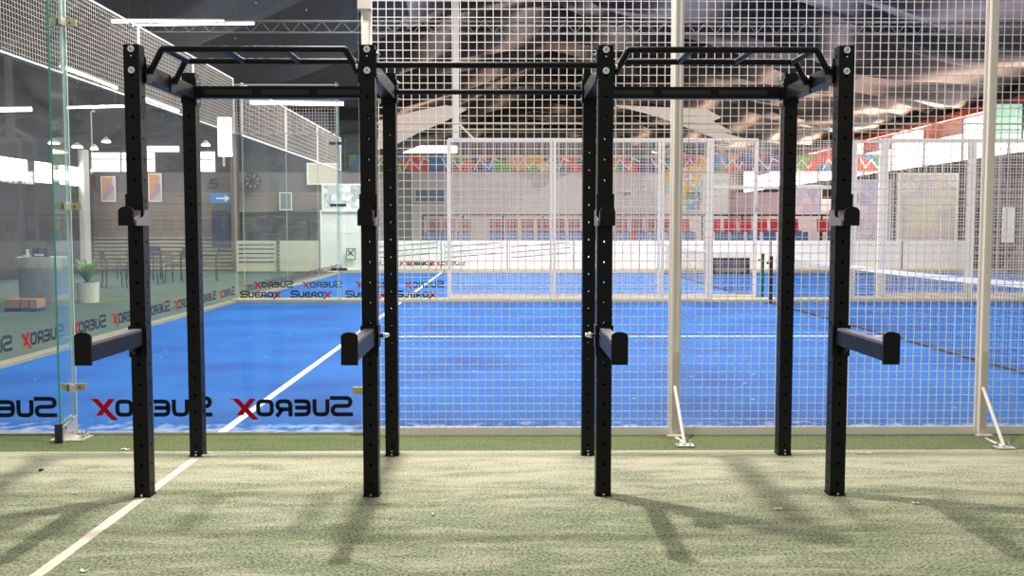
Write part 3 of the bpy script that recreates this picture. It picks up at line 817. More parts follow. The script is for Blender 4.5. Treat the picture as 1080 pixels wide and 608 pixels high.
# ------------------------------------------------------------------ J-cups and spotter arms
def jcup(side):
    t = thing('bar_hook', 'x', 'barbell hook', (0, 0, 0), 0, 'bar hooks on the front uprights')
    hw = PW/2
    # backplate hugging the upright front (local origin: upright centre, z=0 at hook bottom)
    mb = MB(); mb.box(-hw-.006, hw+.006, -hw-.008, -hw-.001, .0, .155)
    mb.box(*((-hw-.008, -hw-.001) if side > 0 else (hw+.001, hw+.008)), -hw-.008, hw*.6, .0, .085)
    mb.build('backplate', M['black'], t)
    mb = MB(); mb.box(-hw+.001, hw-.001, -hw-.108, -hw-.008, .0, .012); mb.build('shelf', M['black'], t)
    mb = MB(); mb.prism([(-hw-.10, .012), (-hw-.008, .012), (-hw-.008, .075), (-hw-.03, .045), (-hw-.1, .03)], 'x', -hw+.006, hw-.006)
    mb.build('grey_liner', M['grey_liner'], t)['label'] = 'grey plastic liner'
    mb = MB(); mb.prism([(-hw-.105, .0), (hw*.9, .0), (hw*.9, .078), (-hw+.02, .078), (-hw-.012, .042), (-hw-.105, .026)], 'x', *((hw+.001, hw+.009) if side > 0 else (-hw-.009, -hw-.001)))
    mb.build('side_plate', M['grey_liner'], t)['label'] = 'light grey side plate'
    pts = [(-hw+.001, 0), (hw-.001, 0), (hw-.001, .066)] + [( (hw-.001)*math.cos(a), .066+.026*math.sin(a)) for a in [PI*k/12 for k in range(1, 12)]] + [(-hw+.001, .066)]
    mb = MB(); mb.prism(pts, 'y', -hw-.118, -hw-.106); mb.build('front_lip', M['hook_black'], t)
    MB().disc((0, -hw-.008, .135), .011, -.003, 'y', 14).build('pin_head', M['hook_black'], t)
    return t
jz = U(640, 238.2, YF-.14).z
j0 = jcup(1); j1 = jcup(-1); jl = ['black bar hook high on the leftmost front upright', 'black bar hook on the left inner front upright', 'black bar hook on the right inner front upright', 'black bar hook high on the rightmost front upright']
for i in range(4):
    o = (j0, None, j1, None)[i] or dup(j0 if i < 2 else j1)
    place(o, (fx[i], YF, jz), 0, jl[i])
def arm(side):
    t = thing('safety_spotter', 'x', 'spotter arm', (0, 0, 0), 0, 'spotter arms on the front uprights')
    hw = PW/2; L = .60; y0 = -hw-.008
    mb = MB(); mb.box(-.03, .03, y0-L, y0, .005, .075); 
    a = mb.build('arm_tube', M['black'], t)
    for s in (-1, 1):
        for k in range(4):
            y = y0-.1-k*.115; MB().disc((s*.0301, y, .04), .0065, s*.0006, 'x', 8).build('hole_rim', M['hook_black'], a)
    mb = MB(); mb.box(-.024, .024, y0-L+.004, y0-.01, .075, .087); mb.build('top_liner', M['grey_liner'], t)
    pts = [(-.036, -.008), (.036, -.008), (.036, .115)] + [(.036*math.cos(PI*k/12), .115+.02*math.sin(PI*k/12)) for k in range(1, 12)] + [(-.036, .115)]
    mb = MB(); mb.prism(pts, 'y', y0-L-.012, y0-L); mb.build('end_plate', M['hook_black'], t)
    mb = MB(); mb.box(-hw-.006, hw+.006, y0, -hw-.001, -.055, .10)
    mb.box(*((-hw-.008, -hw-.001) if side < 0 else (hw+.001, hw+.008)), y0, hw, -.01, .10)
    mb.build('bracket', M['black'], t)
    mb = MB(); mb.prism([(y0, -.055), (y0, .005), (y0-.12, .005)], 'x', -.006, .006); mb.build('gusset', M['black'], t)
    mb = MB(); mb.tube([(side*(hw+.008), -.0, .045), (side*(hw+.02), -.0, .045), (side*(hw+.035), -.0, .048), (side*(hw+.055), -.0, .05)], [.006, .012, .014, .008], 12)
    mb.build('pull_pin', M['steelpin'], t, True)['label'] = 'polished pull pin'
    return t
az = U(651, 385, YF-.65).z + .008
armL = arm(-1); armR = arm(1)
al = ['black spotter arm on the leftmost front upright', 'black spotter arm with pull pin on the left inner upright', 'black spotter arm with pull pin on the right inner upright', 'black spotter arm on the rightmost front upright']
place(armL, (fx[0], YF, az), 0, al[0]); place(armR, (fx[1], YF, az), 0, al[1])
place(dup(armL), (fx[2], YF, az), 0, al[2]); place(dup(armR), (fx[3], YF, az), 0, al[3])

# ------------------------------------------------------------------ hall shell
RIDGE_X, RIDGE_Z, SL = 1.8, 9.0, .225
def roof_z(x): return RIDGE_Z - SL*abs(x-RIDGE_X)
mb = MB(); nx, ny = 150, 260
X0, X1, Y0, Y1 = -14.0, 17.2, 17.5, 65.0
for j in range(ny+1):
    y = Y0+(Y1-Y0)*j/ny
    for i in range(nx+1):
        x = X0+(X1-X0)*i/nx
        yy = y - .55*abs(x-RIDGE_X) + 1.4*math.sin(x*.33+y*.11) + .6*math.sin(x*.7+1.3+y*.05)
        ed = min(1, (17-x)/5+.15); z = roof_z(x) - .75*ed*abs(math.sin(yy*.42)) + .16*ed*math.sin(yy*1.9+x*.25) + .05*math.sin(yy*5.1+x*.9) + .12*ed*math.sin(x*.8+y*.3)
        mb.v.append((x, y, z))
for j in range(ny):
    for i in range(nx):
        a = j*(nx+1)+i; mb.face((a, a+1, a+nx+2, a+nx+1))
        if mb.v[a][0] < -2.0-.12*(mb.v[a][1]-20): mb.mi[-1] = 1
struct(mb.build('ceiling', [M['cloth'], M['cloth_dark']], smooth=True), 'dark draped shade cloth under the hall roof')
def wall_box(name, x0, x1, y0, y1, z0, z1, mat, lb):
    return struct(MB().box(x0, x1, y0, y1, z0, z1).build(name, mat), lb)
# right side wall with the bright band
ZW0, ZW1, ZU = 3.69, 4.62, 5.12
wall_box('wall_right', HALL_R, HALL_R+.2, 14, HALL_B, -.02, ZW0, M['wall_right'], 'right side wall of the hall below the bright windows')
nwin = 14; y0, y1 = 21.0, HALL_B-.5; seg = (y1-y0)/nwin
for i in range(nwin):
    a = y0+i*seg
    o = struct(MB().box(HALL_R+.08, HALL_R+.12, a+.06, a+seg-.06, ZW0, ZW1).build('window_%d' % (i+1), M['daylight']), 'blown-out window of the right wall')
    MB().box(HALL_R, HALL_R+.16, a-.06, a+.06, ZW0, ZU).build('mullion', M['lilac'], o)
    mm = 'daylight' if i % 2 else None
    if mm: struct(MB().box(HALL_R+.08, HALL_R+.12, a+.06, a+seg-.06, ZW1+.0, ZU).build('window_%d' % (i+21), M['daylight']), 'upper daylight window of the right wall')
    else: struct(MB().box(HALL_R+.02, HALL_R+.1, a+.06, a+seg-.06, ZW1, ZU).build('wall_right', M['wood_panel']), 'peach panel above the right windows')
wall_box('trim_11', HALL_R-.25, HALL_R+.1, 14, HALL_B, ZU+.04, 5.36, M['red_beam'], 'red steel beam above the right windows')
wall_box('wall_right', HALL_R-.02, HALL_R+.3, 14, HALL_B, 5.36, 6.4, M['wall_dark'], 'dark gable strip above the red beam')
wall_box('wall_right', HALL_R-.1, HALL_R+.3, 24, 30.2, 4.3, 5.3, M['greenpanel'], 'green translucent sheet at the right window row')
# end wall
wall_box('wall_back', -14, 17, HALL_B, HALL_B+.3, -.02, 9.5, M['wall_end'], 'brown corrugated end wall of the hall')
for k, (xa_, xb_) in enumerate(((425, 482), (688, 816))):
    a, c = U(xa_, 161.5, HALL_B), U(xb_, 154, HALL_B)
    struct(MB().box(a.x, c.x, HALL_B-.06, HALL_B-.01, a.z, c.z).build('window_%d' % (50+k), M['daylight']), ['bright strip window in the end wall, left one', 'bright strip window in the end wall, right one'][k])
# left side wall
wall_box('wall_left', HALL_L-.2, HALL_L, 10, 30.3, -.02, 2.62, M['wall_dark'], 'dark left side wall of the hall')
wall_box('wall_left', HALL_L-.2, HALL_L, 10, 30.3, 3.2, 5.6, M['wall_dark'], 'dark left side wall above its windows')
for k, yv in enumerate((22.0, 24.6, 26.6, 28.1)):
    struct(MB().box(HALL_L-.1, HALL_L-.05, yv, yv+ (2.3, 1.7, 1.2, 1.8)[k], 2.62, 3.2).build('window_%d' % (60+k), M['daylight']), 'bright window in the left side wall')
for k, yv in enumerate((10, 24.3, 26.3, 27.8, 29.9)):
    wall_box('wall_left', HALL_L-.15, HALL_L, yv, yv+(12, .3, .3, .3, .3)[k], 2.62, 3.2, M['wall_dark'], 'dark pier between the left windows')
# rear-left partition at Y = 30.3
YP = 30.3
pz = lambda py: U(150, py, YP).z
pxx = lambda px: U(px, 200, YP).x
wall_box('wall_rear_left', -13, pxx(345), YP, YP+.2, pz(250), pz(203), M['wall_grey'], 'grey brown wall behind the seating area')
wall_box('wall_rear_left', -13, pxx(345), YP-.02, YP+.2, -.02, pz(250), M['wall_slats'], 'lower wall with horizontal slats')
wall_box('wall_rear_left', -13, pxx(345), YP+.02, YP+.2, pz(203), pz(182), M['wall_mid'], 'dark strip above the grey wall')
wall_box('wall_rear_left', -13, pxx(345), YP+.1, YP+.25, pz(182), 5.0, M['wall_dark'], 'dark upper wall at the rear left')
for k, (a, c, t0, t1) in enumerate(((94, 126.5, 161, 181), (128.5, 163, 161, 181), (211, 226.5, 160, 181), (153, 189, 154, 160))):
    o = struct(MB().box(pxx(a), pxx(c), YP+.04, YP+.08, pz(t1), pz(t0)).build('window_%d' % (70+k), M['daylight_warm']), 'bright window in the rear left wall')
    if t1 > 170: MB().box(pxx(a), pxx(c), YP, YP+.04, pz(168.6), pz(167.4)).build('mullion', M['dark'], o)
# centre partition far behind the second court
YC = 38.0
cz = lambda py: U(540, py, YC).z
cx_ = lambda px: U(px, 200, YC).x
wall_box('wall_center', cx_(346), cx_(706), YC, YC+.2, -.02, cz(181), M['wall_pale'], 'pale wall behind the second court')
wall_box('wall_center', cx_(706), cx_(768), YC, YC+.2, -.02, cz(181), M['white'], 'white wall section beside the posters')
wall_box('wall_center', cx_(768), 16, YC+3, YC+3.2, -.02, 2.6, M['wall_pale'], 'low pale wall at the right rear')

# bright roof cloth patches, their daylight glow put in as emission
M['sheet'] = emit('emissive_glow_sheet', (1, .84, .74), .62)
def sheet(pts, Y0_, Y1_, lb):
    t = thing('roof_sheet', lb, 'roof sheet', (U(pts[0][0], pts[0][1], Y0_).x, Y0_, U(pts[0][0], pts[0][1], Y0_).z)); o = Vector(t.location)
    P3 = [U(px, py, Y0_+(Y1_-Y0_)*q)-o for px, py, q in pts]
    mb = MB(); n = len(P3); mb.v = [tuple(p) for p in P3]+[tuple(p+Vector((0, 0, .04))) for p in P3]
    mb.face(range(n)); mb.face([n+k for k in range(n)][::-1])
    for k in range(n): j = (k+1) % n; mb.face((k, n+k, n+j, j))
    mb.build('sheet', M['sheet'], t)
sheet([(398, 158, 1), (415, 154, 1), (440, 141, .7), (470, 128, .5), (492, 116, .2), (470, 112, 0), (440, 118, .2), (400, 128, .5)], 40, 52, 'pinkish roof sheet with added glow beside the left inner upright')
sheet([(650, 112, 0), (700, 116, .1), (745, 116, .2), (775, 132, .5), (795, 150, 1), (765, 150, 1), (735, 136, .7), (690, 122, .3)], 40, 52, 'pinkish roof sheet with added glow right of the braced fence post')
# column and trusses
struct(MB().box(U(243.5, 200, YP-.5).x, U(250.5, 200, YP-.5).x, YP-.5, YP-.3, 0, pz(120)).build('trim_12', basic('brown_column', srgb(104, 88, 82), .8, 0, .35, 3)), 'brown column behind the left court corner')
struct(MB().box(U(75, 200, 29.6).x, U(93, 200, 29.6).x, 29.3, 29.7, 0, U(80, 158, 29.5).z).build('trim_13', M['white']), 'white column behind the seating area')
def truss(Y, z0, z1, x0, x1, label, r=.022):
    t = thing('roof_truss', label, 'roof truss', (x0, Y, z0))
    L = x1-x0; h = z1-z0
    MB().cyl((0, 0, 0), (L, 0, 0), r, 8).build('bottom_chord', M['truss'], t)
    MB().cyl((0, 0, h), (L, 0, h), r*1.3, 8).build('top_chord', M['truss'], t)
    mb = MB(); n = int(L/.42)
    for i in range(n):
        a, c = L*i/n, L*(i+1)/n; m = (a+c)/2; mb.tube([(a, 0, h), (m, 0, 0)], r*.45, 5); mb.tube([(m, 0, 0), (c, 0, h)], r*.45, 5)
    mb.build('lattice', M['truss'], t)
tz = lambda py: U(540, py, 20).z
truss(20, tz(35), tz(23), HALL_L, HALL_R, 'thin white lattice truss crossing under the roof, nearest one')
truss(44, U(540, 90, 44).z, U(540, 84, 44).z, -11, 14.5, 'second roof truss farther back under the cloth', .05)
# ------------------------------------------------------------------ lamps
def tube_lamp(a, c, label, s='lamp', r=.035):
    a = Vector(a); c = Vector(c); t = thing('tube_lamp', label, 'lamp', a)
    d = c-a
    MB().tube([(0, 0, 0), d], r, 10).build('light_tube', M[s], t)
    MB().bar(Vector((0, 0, r+.012)), d+Vector((0, 0, r+.012)), .09, .03).build('housing', M['lamphouse'], t)
    for q in (.15, .85): MB().cyl(d*q+Vector((0, 0, r+.02)), d*q+Vector((0, 0, r+.35)), .006, 5).build('suspension_wire', M['dark'], t)
    return t
tube_lamp(U(118, 22.5, 19.9), U(236, 23.5, 19.9), 'long bright tube lamp at the upper left, under the truss', 'lamp', .03)
tube_lamp(U(140, 26.5, 19.5), U(268, 25, 19.5), 'thinner tube lamp just below the long upper left one', 'lamp', .016)
def G2(px, py, X):
    d = ray(px, py); return CAM + d*(X/d.x)
for a, c, lb in (((64, 70), (123, 93), 'slanting tube lamp seen through the upper left mesh, nearest of three'), ((153, 104), (188, 117), 'middle slanting tube lamp behind the leftmost upright'),
             ((211, 127), (232, 135), 'farthest slanting tube lamp beside the bright panel')):
    tube_lamp(G2(a[0], a[1], -10), G2(c[0], c[1], -10), lb, 'lamp', .03)
tube_lamp(U(0, 116, 23.5), U(33, 115.5, 23.5), 'short warm tube lamp at the left picture edge', 'lamp_soft', .05)
tube_lamp(U(70, 114, 24.5), U(131, 112.5, 24.5), 'thin tube lamp between glass fin and leftmost upright', 'lamp_soft', .022)
tube_lamp(U(264, 108.2, 28), U(362, 109.8, 28), 'tube lamp hanging above the far corner mesh', 'lamp', .05)
rl = ['round lamp just left of the fin', 'round lamp right of the fin, largest', 'small round lamp above the left window', 'round lamp beside the second upright', 'flat oval lamp above the round one']
for k, (px, py, w) in enumerate(((57, 150.5, 11), (81.5, 154.5, 11), (99.5, 156.5, 8), (217, 152.5, 9), (112, 149, 9))):
    p = U(px, py, 27); t = thing('round_lamp', rl[k], 'lamp', (p.x, p.y, p.z))
    rr = w*27/2000
    MB().cyl((0, 0, -.04), (0, 0, 0), rr, 20).build('diffuser', M['lamp_soft'], t)
    MB().tube([(0, 0, 0), (0, 0, .05), (0, 0, .12)], [rr*.9, rr*.8, .02], 16).build('lamp_shade', M['lamphouse'], t)
    MB().cyl((0, 0, .12), (0, 0, .8), .008, 5).build('suspension_wire', M['dark'], t)
# bright hanging panel
a, c = U(230.5, 165, 24), U(244, 124, 24)
t = thing('hanging_light', 'tall blown-out white panel hanging left of the brown column', 'light panel', (a.x, 24, a.z))
MB().box(0, c.x-a.x, -.03, .03, 0, c.z-a.z).build('panel', M['daylight'], t)
MB().box(.1, .16, -.01, .01, -.25, 0).build('hanging_strap', M['white'], t)

# ------------------------------------------------------------------ banner + posters
yb = YC-.3
za, zc_ = U(540, 181, yb).z, U(540, 163.5, yb).z
x0, x1 = U(368, 170, yb).x, U(928, 170, yb).x
bn = thing('painted_banner', 'long rainbow painted banner with white strokes across the far wall', 'banner', (x0, yb, za))
n = 60; mb = MB(); Lb = x1-x0
for i in range(n+1):
    x = Lb*i/n; s = .03*math.sin(i*.9)
    mb.v += [(x, s, 0), (x, s, zc_-za), (x, s+.01, 0), (x, s+.01, zc_-za)]
for i in range(n):
    a = 4*i; b2 = 4*(i+1)
    for q in ((a, b2, b2+1, a+1), (a+2, a+3, b2+3, b2+2), (a+1, b2+1, b2+3, a+3), (a, a+2, b2+2, b2)): mb.face(q)
mb.build('banner_cloth', M['rainbow'], bn)
mb = MB()
for k in range(15):
    x = .8+k*1.38; h = zc_-za
    pts = [(x, .1*h), (x+.22, .75*h), (x+.4, .4*h), (x+.6, .15*h), (x+.75, .8*h), (x+1.0, .6*h)] if k % 2 else [(x+.1, .8*h), (x+.3, .25*h), (x+.55, .7*h), (x+.8, .2*h), (x+.95, .55*h)]
    mb.stroke(pts, .06, -.05, -.045)
mb.build('brush_lettering', M['white'], bn)
mb = MB(); mb.bar((0, .02, zc_-za+.02), (Lb, .02, zc_-za+.02), .03, .04); mb.build('banner_rod', M['dark'], bn)
def flat(name, px0, px1, py0, py1, Y, mat, label, cat, th=.04, frame=None, ground=False):
    a, c = U(px0, py1, Y), U(px1, py0, Y)
    z0 = 0 if ground else a.z
    t = thing(name, label, cat, (a.x, Y, z0))
    w, h = c.x-a.x, c.z-z0
    f = .0
    if frame:
        f = min(.05, w*.08)
        mb = MB(); mb.box(0, w, -th, 0, 0, f); mb.box(0, w, -th, 0, h-f, h); mb.box(0, f, -th, 0, f, h-f); mb.box(w-f, w, -th, 0, f, h-f); mb.build('frame', M[frame], t)
    MB().box(f, w-f, -th*.7, 0, f, h-f).build('panel', M[mat], t)
    return t
flat('poster', 107, 122, 186, 213, YP-.02, 'poster_warm', 'warm coloured poster on the rear left wall, left of the upright', 'poster', .02, 'white')
flat('poster', 157, 170.5, 183, 213, YP-.02, 'poster_warm', 'pale poster on the rear left wall, between the left uprights', 'poster', .02, 'white')
flat('poster', 95, 101, 184, 200, YP-.02, 'darkred', 'narrow red strip poster on the rear left wall', 'poster', .02, 'red')
flat('poster', 719, 742, 183, 223, YC-.02, 'poster', 'pastel poster on the far wall right of the braced post', 'poster', .03, 'white')
flat('poster', 700, 706, 181, 204, YC-.02, 'poster', 'narrow yellow and blue poster left of the braced post', 'poster', .03, 'white')
flat('wall_notice', 654, 667, 202, 208, YC-.02, 'grey', 'small grey notice sign on the far pale wall', 'sign', .03, 'white')
flat('wall_notice', 725, 738, 203, 209, YC-.1, 'grey', 'small green edged notice below the pastel poster', 'sign', .03, 'leaf')
flat('display_board', 775, 831, 203, 226, YC+2, 'lilac', 'plain lilac board left of the rear right upright', 'board', .06, 'lilac')
flat('mural_board', 838, 867, 195, 226, YC-1, 'mural2', 'lilac patterned mural board right of the rear right upright', 'mural', .06, 'white')
flat('mural_board', 895, 940, 190, 255, 31, 'mural2', 'lilac patterned mural board right of the rightmost upright', 'mural', .06, 'white', True)
flat('mural_board', 945, 1010, 183, 254, 30.6, 'mural', 'faded beige and pink mural board behind the right fence', 'mural', .06, 'white', True)
flat('upright_white_sign', 1056, 1069, 219, 256, 27, 'white', 'upright white panel at the right picture edge', 'panel', .06, 'white')
flat('dark_board', 251, 340, 224, 257, YP-.1, 'advert', 'dark printed board behind the far corner glass', 'board', .05, 'dark')
flat('grey_board', 295, 308, 203, 222, YP-.1, 'grey', 'grey board above the dark printed board', 'board', .05, 'white')
flat('plate_sheet', 340, 394, 194, 222, 29.4, 'plate', 'chequered translucent sheet above the white wall block', 'panel', .05, 'white')
flat('white_wall_block', 340, 395, 222, 288, 29.2, 'white', 'tall white wall block left of the left inner upright', 'wall block', .3, 'white', True)
flat('window_board', 437, 470, 199, 214, YC-.1, 'blueglass', 'blue grey glazed panel on the far wall', 'window panel', .05, 'white')
flat('grey_locker', 421, 434, 181, 256, YC-.1, 'grey', 'narrow grey door panel on the far wall', 'door panel', .05, 'grey', True)
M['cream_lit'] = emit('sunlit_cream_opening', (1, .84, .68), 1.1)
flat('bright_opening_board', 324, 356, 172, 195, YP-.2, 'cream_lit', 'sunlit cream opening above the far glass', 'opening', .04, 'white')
flat('navy_gate', 225, 243, 222, 262, YP-.3, 'bin', 'navy panel under the blue arrow sign', 'panel', .1, 'bin')
flat('green_sheet', 1040, 1080, 108, 150, 27.5, 'greenpanel', 'pale green translucent sheet at the upper right', 'panel', .04, 'dark')
# blue arrow sign
t = flat('arrow_sign', 222, 243, 204, 214.5, YP-.35, 'signblue', 'blue sign with a white arrow pointing right', 'sign', .02)
a = U(222, 214.5, YP-.35); c = U(243, 204, YP-.35); w, h = c.x-a.x, c.z-a.z
mb = MB(); mb.box(w*.3, w*.8, -.026, -.021, h*.42, h*.56); mb.prism([(w*.74, h*.16), (w*.98, h*.49), (w*.74, h*.82)], 'y', -.03, -.021); mb.build('arrow', M['white'], t)
# number 5 painted on the wall
p = U(221, 199, YP-.03); q = U(231, 189, YP-.03)
t = thing('wall_number', 'dark number 5 painted on the grey wall above the arrow sign', 'number', (p.x, p.y, p.z))
hh = q.z-p.z; ww = q.x-p.x
w5 = MB().stroke([(ww*.9, hh*.95), (ww*.15, hh*.95), (ww*.1, hh*.55), (ww*.8, hh*.55), (ww*.85, hh*.08), (0, hh*.08)], hh*.16, -.04, -.02, False, hh*.1).build('digit', M['dark'], t)
# notice with check mark on the white block
t = flat('club_notice', 365.5, 375, 262, 274.5, 28.85, 'white', 'small square notice with green stripe on the white wall block', 'sign', .02, 'darkblue')
a = U(365.5, 274.5, 28.85); c = U(375, 262, 28.85); w, h = c.x-a.x, c.z-a.z
MB().stroke([(w*.2, h*.85), (w*.75, h*.35)], h*.1, -.03, -.021).stroke([(w*.2, h*.4), (w*.85, h*.9)], h*.1, -.03, -.021).build('emblem', M['darkblue'], t)
MB().box(w*.1, w*.9, -.03, -.021, h*.04, h*.14).build('stripe', M['lime'], t)
# wall fan
p = U(266.5, 191, YP-.3); t = thing('wall_fan', 'round eight bladed fan high on the wall behind the glass', 'fan', (p.x, p.y, p.z)); rr = .245
mb = MB(); mb.tube([(rr*math.cos(2*PI*k/24), 0, rr*math.sin(2*PI*k/24)) for k in range(25)], .02, 6, False); mb.build('fan_ring', M['dark'], t)
MB().disc((0, .05, 0), rr, .02, 'y', 24).build('fan_back', M['fan'], t)
for k in range(8):
    a = 2*PI*k/8; mb = MB(); mb.bar((.04*math.cos(a), 0, .04*math.sin(a)), (rr*.95*math.cos(a), 0, rr*.95*math.sin(a)), .05, .05); mb.build('fan_blade', M['dark'], t)
MB().disc((0, -.03, 0), .06, .06, 'y', 12).build('hub', M['dark'], t)

# ------------------------------------------------------------------ white boards behind court 2
zt = U(540, 254, 28.6).z
places = 'first second third fourth fifth sixth seventh eighth ninth tenth'.split()
bx0 = U(250, 270, 28.7).x; bw = 2.0; k = 0; x = U(396, 270, 28.7).x
def board(x, w, i):
    t = thing('barrier_board', 'white barrier board behind the second court, %s from the white wall block' % places[i], 'barrier', (x, 28.75, 0), 0, 'white barrier boards')
    MB().box(0, w-.03, -.03, .03, .03, zt).build('board', M['white_board'], t)
    mb = MB(); mb.box(w-.03, w, -.04, .04, 0, zt*.98); mb.build('upright_post', M['dark'] if i % 2 else M['grey'], t)
    if i in (0, 1, 2):
        for q in range(3): 
            z = .45+.16*q
            MB().bar((.1, -.035, z), (w-.1, -.035, z+.14), .006, .018).build('printed_stripe', M['dark'], t)
    return t
while x < 12.9 and k < 10:
    board(x, bw, k); x += bw; k += 1
flat('cabinet', 748, 787, 272, 287, 27.9, 'grey', 'low grey cabinet with dark edge at the far court side', 'cabinet', .4, 'dark', True)
# low slat boards left of the block
for k in range(2):
    a = U(250+45*k, 288, 28.7).x
    t = thing('barrier_board', ['cream barrier board with dark lines behind the far corner glass', 'plain cream barrier board left of the white wall block'][k], 'barrier', (a, 28.75, 0), 0, 'cream barrier boards')
    MB().box(0, 1.18, -.03, .03, .03, zt).build('board', basic('cream_board%d' % k, srgb(196, 190, 172), .7), t)
    MB().box(1.18, 1.22, -.04, .04, 0, zt).build('upright_post', M['grey'], t)
    if k == 0:
        for q in range(5): MB().box(.05, 1.12, -.04, -.031, .3+.13*q, .33+.13*q).build('printed_stripe', M['dark'], t)

# ------------------------------------------------------------------ seat rows
def seat(mat):
    t = thing('stadium_seat', 'x', 'seat', (0, 0, 0))
    MB().box(-.21, .21, -.2, .2, .40, .45).build('seat', M[mat], t)
    mb = MB(); mb.prism([(.18, .42), (.22, .42), (.3, .85), (.26, .85)], 'x', -.21, .21); mb.build('backrest', M[mat], t)
    for s in (-.18, .18): MB().bar((s, 0, 0), (s, 0, .4), .03, .03).build('leg', M['dark'], t)
    return t
t = thing('lower_riser', 'low grey riser under the blue seats', 'riser', (-2.8, 31, -.02)); MB().box(0, 15.5, 0, 1.1, 0, .38).build('riser_block', M['grey'], t)
t = thing('upper_riser', 'higher grey riser under the red seats', 'riser', (-2.8, 32.12, -.02)); MB().box(0, 15.5, 0, 1.1, 0, .82).build('riser_block', M['grey'], t)
rl_ = thing('guard_rail', 'dark guard rail behind the red seats', 'rail', (-2.8, 33.3, -.02))
mb = MB(); zr = U(540, 226.5, 33.3).z
mb.bar((0, 0, zr), (15.5, 0, zr), .05, .06); mb.build('top_rail', M['dark'], rl_)
for q in range(12): MB().bar((q*1.4, 0, 0), (q*1.4, 0, zr), .05, .05).build('rail_post', M['dark'], rl_)
s_red = seat('red'); s_blue = seat('blue'); s_dr = seat('darkred')
first = {'r': True, 'b': True, 'd': True}
for i in range(28):
    x = -2.4+i*.54
    src, key, lb, gr = (s_red, 'r', 'red seat in the upper row, in the right part behind the barrier boards', 'bright red seats') if x > 6.2 else (s_dr, 'd', 'dark red seat in the upper row, behind the middle of the barrier boards', 'dark red seats')
    if i % 7 == 3: continue
    o = src if first[key] else dup(src); first[key] = False
    place(o, (x, 32.6, .8), 0, lb, gr)
    o = s_blue if first['b'] else dup(s_blue); first['b'] = False
    place(o, (x, 31.5, .36), 0, 'blue seat in the lower row behind the white barrier boards', 'blue seats')
# small cone
p = U(667, 262, 28.2)
t = thing('red_marker', 'small red marker rising just behind the barrier boards', 'marker', (U(667, 262, 31.1).x, 30.8, -.02))
MB().tube([(0, 0, 0), (0, 0, .03)], .16, 12).build('base', M['red'], t); MB().tube([(0, 0, .03), (0, 0, .95), (0, 0, 1.25)], [.08, .07, .08], 12).build('cone', M['red'], t)

# ------------------------------------------------------------------ seating area at the left
def chair(seatm):
    t = thing('cafe_chair', 'x', 'chair', (0, 0, 0), 0, 'chairs beyond the left glass')
    MB().box(-.21, .21, -.21, .21, .43, .455).build('seat', M[seatm], t)
    mb = MB(); mb.prism([(.2, .62), (.22, .62), (.28, .86), (.26, .86)], 'x', -.2, .2); mb.build('backrest', M[seatm], t)
    for sx in (-.19, .19):
        for sy, h in ((-.19, .43), (.2, .86)):
            MB().tube([(sx, sy*1.15, 0), (sx, sy, .43)]+([(sx, sy+.07, .86)] if sy > 0 else []), .013, 6).build('leg', M['dark'], t)
        MB().tube([(sx, -.19, .43), (sx, -.19, .64), (sx, .22, .66)], .012, 6).build('armrest', M['dark'], t)
    return t
ch = chair('dark'); chb = chair('darkblue')
spots = [(121, 304, 2.2, chb, 'dark chair with blue cover beside the planter'), (136, 294, -.5, ch, 'dark chair just left of the leftmost upright'),
         (160, 300, 1.6, ch, 'dark metal chair just right of the leftmost upright'), (170, 292, 2.8, chb, 'chair with a blue cover between the left uprights'),
         (187, 298, -1.7, ch, 'dark armchair left of the second upright'), (219, 297, -1.2, ch, 'dark armchair under the blue arrow sign')]
used = set()
for px, py, rz, src, lb in spots:
    p = G(px, py, -.02); o = dup(src) if src in used else src; used.add(src)
    place(o, (p.x, p.y, -.02), rz, lb)
# tables
p = G(152, 301, -.02)
t = thing('cafe_table', 'small dark table with a reddish top among the chairs', 'table', (p.x-.2, p.y+2.4, -.02))
MB().box(-.4, .4, -.3, .3, .72, .75).build('tabletop', M['darkred'], t)
for sx in (-.36, .36):
    for sy in (-.26, .26): MB().bar((sx, sy, 0), (sx, sy, .72), .03, .03).build('leg', M['dark'], t)
# round covered counter
p = G(44, 323, -.02); t = thing('covered_drum_table', 'round table under a pale translucent cover left of the glass fin', 'table', (p.x, p.y+.1, -.02))
mb = MB(); mb.tube([(0, 0, 0), (0, 0, .66)], [.38, .40], 28); mb.build('cover_skirt', basic('translucent_grey', srgb(120, 128, 132), .5, 0, .15, 4), t, True)
MB().tube([(0, 0, .66), (0, 0, .7), (0, 0, .86)], [.41, .43, .42], 28).build('table_top', basic('pale_top', srgb(150, 158, 158), .5), t, True)
top = p+Vector((0, .1, .84))
pb_ = U(43.5, 267, top.y-.1)
t = thing('blue_box', 'small blue box on the round covered table', 'box', (pb_.x, top.y-.1, .84))
MB().box(-.13, .13, -.06, .06, 0, .16).build('carton', M['darkblue'], t); MB().box(-.09, .07, -.064, -.061, .02, .05).build('printed_strip', M['white'], t)
pb_ = U(23, 267, top.y-.1)
t = thing('napkin_stand', 'small white stand on the covered table left of the blue box', 'stand', (pb_.x+.10, top.y-.1, .84))
MB().cbox(0, 0, .015, .14, .08, .03).build('base', M['white'], t); MB().tube([(0, 0, .03), (0, 0, .08), (0, 0, .13)], [.03, .02, .03], 10).build('holder', M['white'], t)
